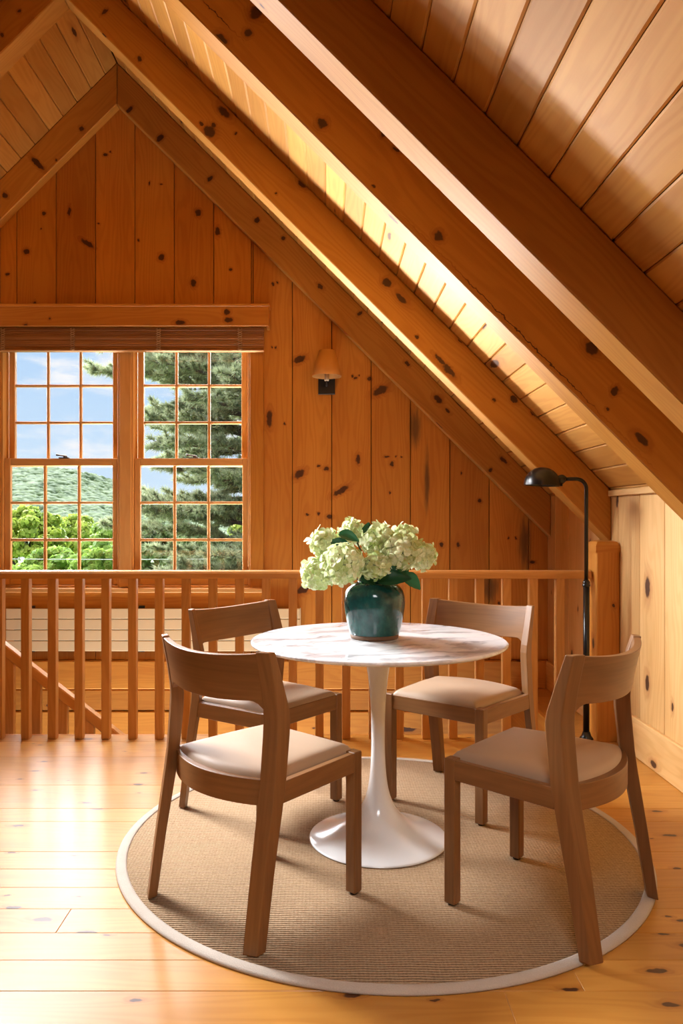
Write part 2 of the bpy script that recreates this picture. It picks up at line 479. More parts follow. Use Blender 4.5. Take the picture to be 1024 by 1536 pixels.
# sheathing behind the boards (with the window hole)
mb = MB()
for a, b, z0, z1 in ((XL - 0.2, W2[0], -2.7, None), (W2[0], W1[1], -2.7, ZW0), (W2[0], W1[1], ZW1, None), (W1[1], XR + 0.2, -2.7, None)):
    if z1 is None:
        xs = sorted(set([a, b] + ([XRID] if a < XRID < b else [])))
        out = [(a, z0 if z0 > 0 or True else 0), (b, z0)] + [(q, zc(q) + 0.1) for q in xs[::-1]]
        if z0 == ZW1: out[0] = (a, ZW1); out[1] = (b, ZW1)
    else: out = [(a, z0), (b, z0), (b, z1), (a, z1)]
    mb.plank(out, Vector((0, DG + 0.13, 0)), X, Z, -Y, 0.106, 0.0)
mb.build('wall_far_sheathing', M_dark, wall_far, kind=None)
# horizontal timbers under the boards
mb = MB()
for z0, z1, yy in ((-0.005, 0.188, DG - 0.035), (-0.152, -0.01, DG - 0.03), (-0.36, -0.157, DG - 0.036), (-0.60, -0.365, DG - 0.03), (-0.9, -0.605, DG - 0.03)):
    mb.box((XL, yy, z0), (XR, DG + 0.02, z1), 0.006, 'x')
o = mb.build('trim_1', M_pine, kind='structure')

# floor --------------------------------------------------------------------
mb = MB()
ys = [4.11, 3.99, 3.737, 3.337, 3.07, 2.937, 2.671, 2.539, 2.412, 2.28, 2.148, 2.015, 1.883]
while ys[-1] > YB: ys.append(ys[-1] - random.choice((0.13, 0.26, 0.2, 0.26)))
for k in range(len(ys) - 1):
    y1, y0 = ys[k], ys[k + 1]
    cuts = [XL]
    if k == 12: cuts += [-2.4, 0.44]
    else:
        c = XL + random.uniform(0.6, 2.6)
        while c < XR - 0.4: cuts.append(c); c += random.uniform(2.2, 3.6)
    cuts.append(XR)
    for a, b in zip(cuts[:-1], cuts[1:]):
        mb.plank([(a, y0), (b, y0), (b, y1), (a, y1)], Vector((0, 0, -0.03)), X, Y, Z, 0.03, 0.0016, 'x')
XO = 1.30                      # right edge of the stair opening
yk = [4.11, 4.33, 4.55, 4.78, 5.0, 5.235]
for y0, y1 in zip(yk[:-1], yk[1:]):
    mb.plank([(XO, y0), (XR, y0), (XR, y1), (XO, y1)], Vector((0, 0, -0.03)), X, Y, Z, 0.03, 0.0016, 'x')
floor = mb.build('floor', M_floor, kind='structure')
mb = MB()
mb.box((XL, YB, -0.25), (XR, 4.08, -0.032), 0.0)
mb.box((XO + 0.02, 4.08, -0.25), (XR, 5.235, -0.032), 0.0)
mb.build('subfloor', M_dark, floor)
mb = MB()
mb.box((XO - 0.03, 4.125, -0.26), (XO - 0.001, 5.232, 0.004), 0.004, 'y')
mb.build('trim_2', M_trim, kind='structure')
mb = MB()
mb.box((XL, 4.111, -0.28), (XO - 0.032, 4.128, 0.0), 0.003, 'x')
mb.build('trim_3', M_trim, kind='structure')
mb = MB()
mb.box((XL, 3.0, -2.72), (XR, DG + 0.1, -2.68), 0.0, 'x')
o = mb.build('floor_lower', M_floor, kind='structure')

# knee wall (right) ---------------------------------------------------------
mb = MB()
ysm = [4.0 - 0.2725 * k for k in range(-5, 23)]
ysm = [y for y in ysm if y < DG - 0.01]
ysm = [DG] + ysm
for y1, y0 in zip(ysm[:-1], ysm[1:]):
    mb.plank([(y0, 0.0), (y1, 0.0), (y1, 1.34), (y0, 1.34)], Vector((XR + 0.022, 0, 0)), Y, Z, -X, 0.022, 0.003, (Z, Y, X), None, 0.0022)
wr = mb.build('wall_right', M_knee, kind='structure')
mb = MB(); mb.box((XR + 0.0225, YB, -0.3), (XR + 0.12, DG + 0.13, 1.36), 0.0)
mb.build('wall_right_sheathing', M_dark, wr)
mb = MB()
mb.box((XR - 0.022, YB, 0.0), (XR, 3.965, 0.19), 0.005, 'y')
mb.box((XR - 0.022, 4.10, 0.0), (XR, DG - 0.036, 0.19), 0.005, 'y')
mb.build('baseboard_right', M_knee, kind='structure')
mb = MB()
mb.box((XR - 0.02, YB, 1.278), (XR - 0.0005, 2.27, 1.31), 0.003, 'y')
mb.box((XR - 0.02, 2.42, 1.278), (XR - 0.0005, 2.88, 1.31), 0.003, 'y')
mb.box((XR - 0.02, 3.03, 1.278), (XR - 0.0005, 4.09, 1.31), 0.003, 'y')
mb.build('trim_4', M_knee, kind='structure')

# ceiling slopes ------------------------------------------------------------
def slope(name, sgn):
    g = Y
    d = Vector((sgn, 0, -1)).normalized()      # down the slope
    nrm = Vector((-sgn, 0, -1)).normalized()   # into the room
    frm = (Y, d, nrm)
    mb = MB()
    L = (XR - XRID) * math.sqrt(2) + 0.05
    base = Vector((XRID, 0, ZT))
    st = 0.095 * math.sqrt(2)
    off = ((0.381 - XRID) * math.sqrt(2)) % st
    q = [0.0] + [off + st * k for k in range(int(L / st) + 1) if off + st * k > 0.02] + [L]
    for a, b in zip(q[:-1], q[1:]):
        if b - a < 0.005: continue
        cuts = [YB, random.uniform(-0.5, 1.0), DG + 0.02] if random.random() < 0.3 else [YB, DG + 0.02]
        for c0, c1 in zip(cuts[:-1], cuts[1:]):
            mb.plank([(a, c0), (b, c0), (b, c1), (a, c1)], base - nrm * 0.02, d, Y, nrm, 0.02, 0.006, frm, None, 0.0012)
    o = mb.build(name, M_ceil, kind='structure')
    mb = MB()
    mb.obox(base + d * (L / 2) - nrm * 0.06 + Y * ((YB + DG) / 2), (L / 2 + 0.1, (DG - YB) / 2 + 0.2, 0.039), (d, Y, nrm), 0.0)
    mb.build('roof_deck', M_dark, o)
    return o
slope('ceiling_right', 1)
slope('ceiling_left', -1)
# unseen closing walls of the loft
mb = MB()
mb.box((XL - 0.1, YB, -2.7), (XL, DG + 0.13, 1.4), 0.0)
mb.build('wall_left', M_pine, kind='structure')
mb = MB()
mb.plank([(XL, -2.7), (XR + 0.1, -2.7), (XR + 0.1, 1.34), (XRID, ZT + 0.06), (XL, 1.34)], Vector((0, YB - 0.1, 0)), X, Z, Y, 0.1, 0.0)
mb.build('wall_back', M_pine, kind='structure')

# rafters -------------------------------------------------------------------
def rafter(y0, y1, sgn, mat, label, xend=None, apex=0.0):
    g = Vector((1, 0, -sgn)).normalized(); w = Vector((sgn, 0, 1)).normalized()
    frm = (g, w, Y)
    mb = MB()
    xe = (XR - 0.001) if sgn > 0 else (XL + 0.001)
    x0 = XRID + 0.0015 * sgn
    e = 0.003
    zt = lambda x: zc(x) - e
    zb = lambda x: zc(x) - RH
    out = [(x0, zt(x0)), (xe, zt(xe)), (xe, zb(xe)), (x0, zb(x0))]
    # chamfered prism along y
    th = y1 - y0
    n = 4
    def ins(pts, c):
        cx = sum(p[0] for p in pts) / n; 
        q = []
        for i in range(n):
            p0, p1, p2 = Vector(pts[i - 1]), Vector(pts[i]), Vector(pts[(i + 1) % n])
            d1, d2 = (p1 - p0).normalized(), (p2 - p1).normalized()
            n1, n2 = Vector((-d1.y, d1.x)), Vector((-d2.y, d2.x))
            ar = sum(pts[k][0] * pts[(k + 1) % n][1] - pts[(k + 1) % n][0] * pts[k][1] for k in range(n))
            if ar < 0: n1, n2 = -n1, -n2
            mm = n1 + n2
            q.append(tuple(p1 + mm * (c * 2 / max(mm.length_squared, 0.3))))
        return q
    c = 0.005
    R = [[Vector((p[0], y0, p[1])) for p in ins(out, c)], [Vector((p[0], y0 + c, p[1])) for p in out],
         [Vector((p[0], y1 - c, p[1])) for p in out], [Vector((p[0], y1, p[1])) for p in ins(out, c)]]
    mb.loft(R, frm, random.random())
    o = mb.build('rafter', mat, origin=((x0 + xe) / 2, (y0 + y1) / 2, (zt(x0) + zb(xe)) / 2))
    return props(o, label, 'rafter', 'exposed pine rafters')
K1 = [(240, 207, 4, 7), (194, 165, 3, 7), (657, 599, 8, 5), (700, 560, 3, 4), (385, 330, 4, 4), (315, 268, 3, 6), (425, 357, 3, 3), (480, 430, 6, 3), (540, 470, 3, 5), (755, 690, 7, 3), (735, 705, 3, 3), (610, 545, 5, 3)]
K1L = [(56, 245, 4, 14), (122, 193, 4, 4), (8, 293, 4, 5), (84, 240, 2, 2), (40, 305, 3, 4), (88, 256, 4, 3), (137, 205, 3, 4), (138, 213, 3, 4)]
K2 = [(336, 168, 12, 6), (314, 197, 10, 9), (320, 188, 4, 4), (302, 186, 3, 3), (353, 200, 2, 2), (453, 276, 8, 5), (414, 290, 2, 2), (580, 424, 8, 7), (590, 405, 8, 3), (674, 556, 14, 5), (771, 599, 7, 5), (740, 600, 3, 2), (660, 540, 12, 3), (209, 88, 4, 4), (157, 18, 3, 6), (625, 505, 3, 3), (800, 620, 9, 3)]
K3 = [(331, 60, 11, 9), (384, 19, 10, 11), (371, 50, 6, 6), (483, 185, 8, 8), (658, 354, 8, 8), (887, 522, 12, 10), (921, 587, 6, 7), (910, 614, 3, 3), (576, 200, 4, 6), (594, 225, 6, 3), (560, 280, 2, 2)]
def crack(x0, y0, x1, y1, D):
    g = Vector((1, 0, -1)).normalized(); w = Vector((1, 0, 1)).normalized()
    a, b = px(x0, y0, D), px(x1, y1, D)
    return ((a + b).dot(g) / 2, (a + b).dot(w) / 2, abs((b - a).dot(g)) / 2, 0.002)
rafter(5.19, DG - 0.002, 1, rafter_mat('rafter_pine_1', K1, 5.19, 1, 0.15), 'pine rafter lying flat against the far board wall, descending right of the peak')
rafter(5.19, DG - 0.002, -1, rafter_mat('rafter_pine_1l', K1L, 5.19, -1, 0.15), 'short visible pine rafter on the far board wall, descending left of the peak')
rafter(4.095, 4.235, 1, rafter_mat('rafter_pine_2', K2, 4.095, 1, 0.2), 'pine rafter ending above the newel post, behind the black reading lamp shade')
rafter(4.095, 4.235, -1, rafter_mat('rafter_pine_2l', [(3, 85, 8, 6), (3, 53, 3, 3), (29, 17, 3, 3)], 4.095, -1, 0.3), 'pine rafter cut by the top left corner of the view')
rafter(2.885, 3.025, 1, rafter_mat('rafter_pine_3', K3, 2.885, 1, 0.15, [crack(680, 400, 900, 620, 2.885), crack(302, 0, 350, 46, 2.885)]), 'pine rafter with a long crack and round dark knots, second nearest one')
rafter(2.276, 2.43, 1, rafter_mat('rafter_pine_4', [], 2.276, 1, 0.2), 'broad nearest pine rafter crossing the upper right, almost free of knots')

# windows -------------------------------------------------------------------
def window(name, x0, x1):
    r = empty(name, ((x0 + x1) / 2, DG, ZW0)); r['kind'] = 'structure'
    o = r.location
    B = lambda m, n, mat, p=r: m.build(n, mat, p, origin=o)
    def sub(m, n, mat, p): # child of a part located at part's own origin == root origin
        return m.build(n, mat, p, origin=o)
    yi = DG - 0.01
    # jambs, head and sill of the frame
    mb = MB()
    mb.box((x0 - 0.004, yi, ZW0), (x0 + 0.022, DG + 0.13, ZW1), 0.002, 'z')
    mb.box((x1 - 0.022, yi, ZW0), (x1 + 0.004, DG + 0.13, ZW1), 0.002, 'z')
    mb.box((x0, yi, ZW1 - 0.03), (x1, DG + 0.13, ZW1), 0.002, 'x')
    mb.box((x0, yi, ZW0 - 0.03), (x1, DG + 0.15, ZW0 + 0.012), 0.002, 'x')
    for xs in (x0 + 0.022, x1 - 0.034):
        mb.box((xs, DG + 0.052, ZW0), (xs + 0.012, DG + 0.062, ZW1), 0.001, 'z')
    B(mb, 'window_frame', M_sash)
    def sash(nm, a, b, z0, z1, y, st, rb, rt):
        mb = MB(); th = 0.036
        mb.box((a, y, z0), (a + st, y + th, z1), 0.003, 'z')
        mb.box((b - st, y, z0), (b, y + th, z1), 0.003, 'z')
        mb.box((a + st, y + 0.001, z0), (b - st, y + th, z0 + rb), 0.003, 'x')
        mb.box((a + st, y + 0.001, z1 - rt), (b - st, y + th, z1), 0.003, 'x')
        s = B(mb, nm, M_sash)
        gx0, gx1, gz0, gz1 = a + st, b - st, z0 + rb, z1 - rt
        mb = MB(); mw = 0.0095
        for k in (1, 2):
            xx = gx0 + (gx1 - gx0) * k / 3
            mb.box((xx - mw, y + 0.005, gz0), (xx + mw, y + th - 0.004, gz1), 0.005, 'z')
            zz = gz0 + (gz1 - gz0) * k / 3
            mb.box((gx0, y + 0.006, zz - mw), (gx1, y + th - 0.005, zz + mw), 0.005, 'x')
        sub(mb, 'muntin', M_sash, s)
        mb = MB()
        mb.box((gx0 - 0.005, y + 0.017, gz0 - 0.005), (gx1 + 0.005, y + 0.020, gz1 + 0.005), 0.0)
        sub(mb, 'pane', M_glass, s)
        return s
    zm = 1.576
    lo = sash('lower_sash', x0 + 0.023, x1 - 0.023, ZW0 + 0.013, zm, DG + 0.015, 0.040, 0.055, 0.052)
    up = sash('upper_sash', x0 + 0.035, x1 - 0.035, zm - 0.055, ZW1 - 0.031, DG + 0.064, 0.040, 0.05, 0.045)
    # sash lock on the meeting rail
    mb = MB(); xc = (x0 + x1) / 2 + 0.015
    mb.box((xc - 0.035, DG + 0.012, zm), (xc + 0.035, DG + 0.04, zm + 0.007), 0.002)
    mb.lathe([(0.014, 0), (0.015, 0.006), (0.009, 0.014), (0.0, 0.016)], (xc + 0.008, DG + 0.026, zm + 0.007), 16)
    mb.tube([(xc + 0.008, DG + 0.024, zm + 0.016), (xc - 0.025, DG + 0.016, zm + 0.020), (xc - 0.05, DG + 0.010, zm + 0.024)], [0.006, 0.005, 0.007], 8)
    B(mb, 'sash_lock', M_metal)
    return r
w1 = window('window_1', *W1)
w2 = window('window_2', *W2)
# casing, mullion cover, stool and apron shared by the pair
mb = MB(); mb.box((W1[1] - 0.008, DG - 0.022, ZW0 - 0.02), (W1[1] + 0.085, DG - 0.0005, 2.45), 0.003, 'z'); mb.build('trim_5', M_trim, kind='structure')
mb = MB(); mb.box((W2[0] - 0.085, DG - 0.022, ZW0 - 0.02), (W2[0] + 0.008, DG - 0.0005, 2.45), 0.003, 'z'); mb.build('trim_6', M_trim, kind='structure')
mb = MB(); mb.box((W2[1] - 0.008, DG - 0.018, ZW0 + 0.001), (W1[0] + 0.008, DG + 0.13, 2.45), 0.003, 'z'); mb.build('trim_7', M_sash, kind='structure')
mb = MB(); mb.box((W2[0] - 0.12, DG - 0.055, ZW0 - 0.034), (W1[1] + 0.115, DG - 0.0005, ZW0 - 0.004), 0.005, 'x'); mb.build('trim_8', M_sash, kind='structure')
mb = MB(); mb.box((W2[0] - 0.09, DG - 0.024, ZW0 - 0.145), (W1[1] + 0.09, DG - 0.0005, ZW0 - 0.036), 0.003, 'x'); mb.build('trim_9', M_trim, kind='structure')

# valance + woven blind
va = empty('valance', (-1.385, DG - 0.002, 2.45))
mb = MB()
xv0, xv1 = -2.395, -0.376
mb.box((xv0, DG - 0.13, 2.452), (xv1, DG - 0.110, 2.582), 0.003, 'x')
mb.box((xv0, DG - 0.1095, 2.452), (xv0 + 0.02, DG - 0.002, 2.58), 0.003, 'x')
mb.box((xv1 - 0.02, DG - 0.1095, 2.452), (xv1, DG - 0.002, 2.58), 0.003, 'x')
mb.build('face_board', wood('valance_pine', PL, PD, [((x - VX) * 5.14 / F, CH + (VY - y) * 5.14 / F, a * .0045, b * .0045) for x, y, a, b in
        ((270, 484, 8, 4), (343, 480, 6, 4), (340, 468, 5, 4), (38, 489, 4, 4), (16, 493, 3, 2), (74, 478, 2, 2))], knot_amt=0, rough=0.42), va, origin=va.location)
mb = MB()
mb.box((xv0 - 0.004, DG - 0.134, 2.5825), (xv1 + 0.004, DG - 0.002, 2.602), 0.003, 'x')
mb.build('top_board', M_trim, va, origin=va.location)
props(va, 'knotty pine valance box across the top of the double window', 'valance')
bl = empty('woven_blind', (-1.385, DG - 0.06, 2.44))
xb0, xb1 = -2.36, -0.412
mb = MB()
rr = random.Random(3)
for lay in range(4):
    z = 2.302 + lay * 0.002
    yy = DG - 0.100 + lay * 0.013
    while z < 2.447:
        h = rr.choice((0.006, 0.007, 0.009, 0.012))
        mb.box((xb0, yy + rr.uniform(0, 0.003), z), (xb1, yy + 0.010, z + h), 0.0018, 'x', rr.random())
        z += h + 0.001
mb.build('slat', M_bamboo, bl, origin=bl.location)['kind'] = 'stuff'
mb = MB(); mb.box((xb0, DG - 0.102, 2.292), (xb1, DG - 0.05, 2.3015), 0.003, 'x'); mb.build('bottom_bar', M_bamboo, bl, origin=bl.location)
for cx in (-2.17, -1.70, -1.12, -0.572):
    mb = MB()
    for j in range(2):
        pts = []
        for k in range(25):
            z = 2.297 + 0.148 * k / 24
            pts.append((cx + 0.016 * math.sin(k * 1.3 + j * math.pi), DG - 0.1025, z))
        mb.tube(pts, 0.0028, 6)
    mb.build('weave_cord', M_cord, bl, origin=bl.location)
props(bl, 'raised woven wood blind bunched under the valance of the double window', 'blind')

# radiator
rad = empty('radiator', (-1.17, DG - 0.03, 0.26))
xr0, xr1 = -2.17, -0.17
for k in range(4):
    z0 = 0.258 + k * 0.0735
    mb = MB(); mb.box((xr0, DG - 0.052, z0), (xr1, DG - 0.040, z0 + 0.0695), 0.003, 'x')
    mb.build('panel', M_rad, rad, origin=rad.location)
mb = MB(); mb.box((xr0 + 0.05, DG - 0.0395, 0.262), (xr1 - 0.05, DG - 0.030, 0.548), 0.001); mb.build('back_plate', M_blackm, rad, origin=rad.location)
for q in (-2.0, -1.25, -0.45):
    mb = MB(); mb.box((q - 0.02, DG - 0.035, 0.25), (q + 0.02, DG - 0.0005, 0.565), 0.001); mb.build('bracket', M_blackm, rad, origin=rad.location)
mb = MB(); mb.box((xr1 + 0.001, DG - 0.053, 0.256), (xr1 + 0.006, DG - 0.028, 0.553), 0.001); mb.build('end_cap', M_rad, rad, origin=rad.location)
props(rad, 'long cream panel radiator of four horizontal slats mounted under the window', 'radiator')

# wall sconce
sc_ = empty('wall_lamp', (0.014, DG, 2.03))
mb = MB(); mb.box((-0.045, DG - 0.022, 2.012), (0.070, DG - 0.0005, 2.19), 0.002); mb.build('back_plate', M_blackm, sc_, origin=sc_.location)
mb = MB(); mb.tube([(0.012, DG - 0.022, 2.07), (0.012, DG - 0.09, 2.065), (0.012, DG - 0.118, 2.075), (0.012, DG - 0.12, 2.10)], 0.007, 10); mb.build('arm', M_blackm, sc_, origin=sc_.location)
mb = MB(); mb.lathe([(0.013, 2.085), (0.016, 2.09), (0.0145, 2.10), (0.0145, 2.17), (0.0, 2.171)], (0.012, DG - 0.12, 0), 20); mb.build('candle_sleeve', M_candle, sc_, origin=sc_.location)
mb = MB(); mb.lathe([(0.099, 2.115), (0.100, 2.117), (0.055, 2.288), (0.053, 2.288), (0.0975, 2.117), (0.099, 2.115)], (0.014, DG - 0.12, 0), 48, caps=False)
mb.build('lamp_shade', M_shade, sc_, origin=sc_.location)
mb = MB()
for a in (0, 2.09, 4.19): mb.tube([(0.012, DG - 0.12, 2.165), (0.014 + 0.068 * math.cos(a), DG - 0.12 + 0.068 * math.sin(a), 2.225)], 0.002, 6)
mb.build('shade_spider', M_blackm, sc_, origin=sc_.location)
props(sc_, 'unlit wall lamp with small tan cone shade and black backplate on the board wall', 'wall lamp')

# balustrade ------------------------------------------------------------------
rl = empty('railing', (0, 4.05, 0))
mb = MB()
XE = 1.409
# handrail with rounded top
sec = [(-0.030, 0.845), (0.030, 0.845), (0.031, 0.850), (0.031, 0.872), (0.026, 0.882), (0.016, 0.8875), (-0.016, 0.8875), (-0.026, 0.882), (-0.031, 0.872), (-0.031, 0.850)]
mb.loft([[Vector((q, 4.05 + a, z)) for a, z in sec] for q in (XL + 0.001, -1.4, 0.2, XE - 0.012)], 'x')
mb.build('handrail', M_balu, rl, origin=rl.location)
k = -22
xbal = []
while True:
    xx = (39.6 + 39.95 * k - VX) / F * 4.05
    k += 1
    if xx < -2.1: continue
    if xx > 1.33: break
    xbal.append(xx)
b0 = None
for xx in xbal:
    mb = MB(); mb.box((xx - 0.0215, 4.05 - 0.0215, 0.0005), (xx + 0.0215, 4.05 + 0.0215, 0.846), 0.002, 'z')
    mb.build('baluster', M_balu, rl, origin=rl.location)
mb = MB()
mb.box((XE, 3.975, 0.0005), (XR - 0.001, 4.105, 1.015), 0.004, 'z')
nw = mb.build('newel_post', wood('newel_pine', PL, PD, rough=0.45, knot_amt=0.6, knot_scale=(3.5, 6)), rl, origin=rl.location)
mb = MB()
xa, xb_, ya, yb = XE - 0.006, XR - 0.0005, 3.969, 4.111
xc = (xa + xb_) / 2; yc = (ya + yb) / 2
R = []
for z, s in ((0.985, 1.0), (1.020, 1.0), (1.040, 0.80), (1.046, 0.5)):
    R.append([Vector((xc + (xa - xc) * s * i, yc + (ya - yc) * s * j, z)) for i, j in ((1, 1), (-1, 1), (-1, -1), (1, -1))])
mb.loft(R, 'x'); mb.build('newel_cap', M_trim, nw, origin=rl.location)
props(rl, 'pine balustrade with square spindles along the stair opening', 'railing')

# stair railing going down
sr = empty('stair_railing', (-1.4, 4.33, -0.3))
YS = 4.33
pa, pb = px(8, 964, YS), px(185, 1102, YS)
dd = (pb - pa).normalized()
nn = Vector((-dd.z, 0, dd.x)).normalized()
if nn.z < 0: nn = -nn
P0 = pa - dd * 0.75; P1 = pb + dd * 0.9
mb = MB(); L = (P1 - P0).length
mb.obox((P0 + P1) / 2 - nn * 0.028, (L / 2, 0.03, 0.028), (dd, Y, nn), 0.006, (dd, nn, Y)); mb.build('handrail', M_balu, sr, origin=sr.location)
low = Vector((0, 0, -0.80))
mb = MB(); mb.obox((P0 + P1) / 2 + low - nn * 0.06, (L / 2, 0.02, 0.13), (dd, Y, nn), 0.004, (dd, nn, Y)); mb.build('stringer', M_trim, sr, origin=sr.location)
xx = px(15 - 160, 900, YS).x
while xx < P1.x - 0.05:
    z1 = P0.z + (xx - P0.x) * dd.z / dd.x - 0.066
    mb = MB(); mb.box((xx - 0.026, YS - 0.018, z1 - 0.78), (xx + 0.026, YS + 0.018, z1 + 0.012), 0.002, 'z')
    mb.build('baluster', M_balu, sr, origin=sr.location)
    xx += 40 / F * YS
props(sr, 'pale pine stair railing sloping down behind the balustrade at far left', 'stair railing')

# ------------------------------------------------------------------ rug
RC = Vector((0.199, 2.785, 0)); RR = 0.925
rug = empty('rug', RC)
mb = MB(); mb.lathe([(RR - 0.03, 0.0005), (RR - 0.028, 0.0085), (0.3, 0.009), (0.0, 0.009)], RC, 128); mb.build('woven_field', M_rug, rug, origin=RC)
mb = MB(); mb.lathe([(RR - 0.036, 0.001), (RR - 0.036, 0.0095), (RR - 0.030, 0.0112), (RR - 0.006, 0.0105), (RR, 0.006), (RR, 0.0005), (RR - 0.036, 0.001)], RC, 160, caps=False)
mb.build('binding', M_tape, rug, origin=RC)
props(rug, 'round tan sisal rug with pale bound edge under the dining table', 'rug')
ZR = 0.0095

# ------------------------------------------------------------------ table
TC = Vector((0.192, 2.765, ZR)); ZTOP = 0.727
tb = empty('pedestal_table', TC)
prof = [(0.0, 0.001), (0.246, 0.001), (0.2485, 0.004), (0.246, 0.008), (0.225, 0.015), (0.18, 0.029), (0.13, 0.050), (0.088, 0.079), (0.062, 0.11), (0.044, 0.15), (0.0325, 0.20),
        (0.0262, 0.27), (0.0238, 0.35), (0.0255, 0.45), (0.031, 0.54), (0.040, 0.61), (0.050, 0.655), (0.066, 0.690), (0.085, 0.7005), (0.0, 0.7005)]
# resample the profile smoothly
def smooth_prof(p, it=2):
    for _ in range(it):
        q = [p[0]]
        for a, b in zip(p[:-1], p[1:]):
            q.append((a[0] * .75 + b[0] * .25, a[1] * .75 + b[1] * .25)); q.append((a[0] * .25 + b[0] * .75, a[1] * .25 + b[1] * .75))
        q.append(p[-1]); p = q
    return p
pr = [prof[0], prof[1], prof[2]] + smooth_prof(prof[2:-1], 2) + [prof[-1]]
mb = MB(); mb.lathe([(r, z) for r, z in pr], TC, 96); mb.build('pedestal', M_white, tb, origin=TC)
RT = 0.4585
tp = [(0.0, 0.700), (0.36, 0.700), (0.40, 0.7015), (0.445, 0.711), (0.4555, 0.7155), (RT, 0.7195), (RT - 0.0008, 0.7235), (RT - 0.006, ZTOP - 0.0005), (RT - 0.012, ZTOP), (0.0, ZTOP)]
mb = MB(); mb.lathe([(r, z - ZR + 0.0005 if z < 0.7002 else z - ZR) for r, z in tp], TC, 128)
for i in range(len(mb.v)): mb.v[i].z = mb.v[i].z
mb.build('tabletop', M_marble, tb, origin=TC)
props(tb, 'round marble topped table on a white trumpet pedestal', 'table')
# pedestal has to end right under the slab
for o in tb.children:
    if o.name.startswith('pedestal'):
        for v in o.data.vertices:
            v.co.z = min(v.co.z, 0.6905)

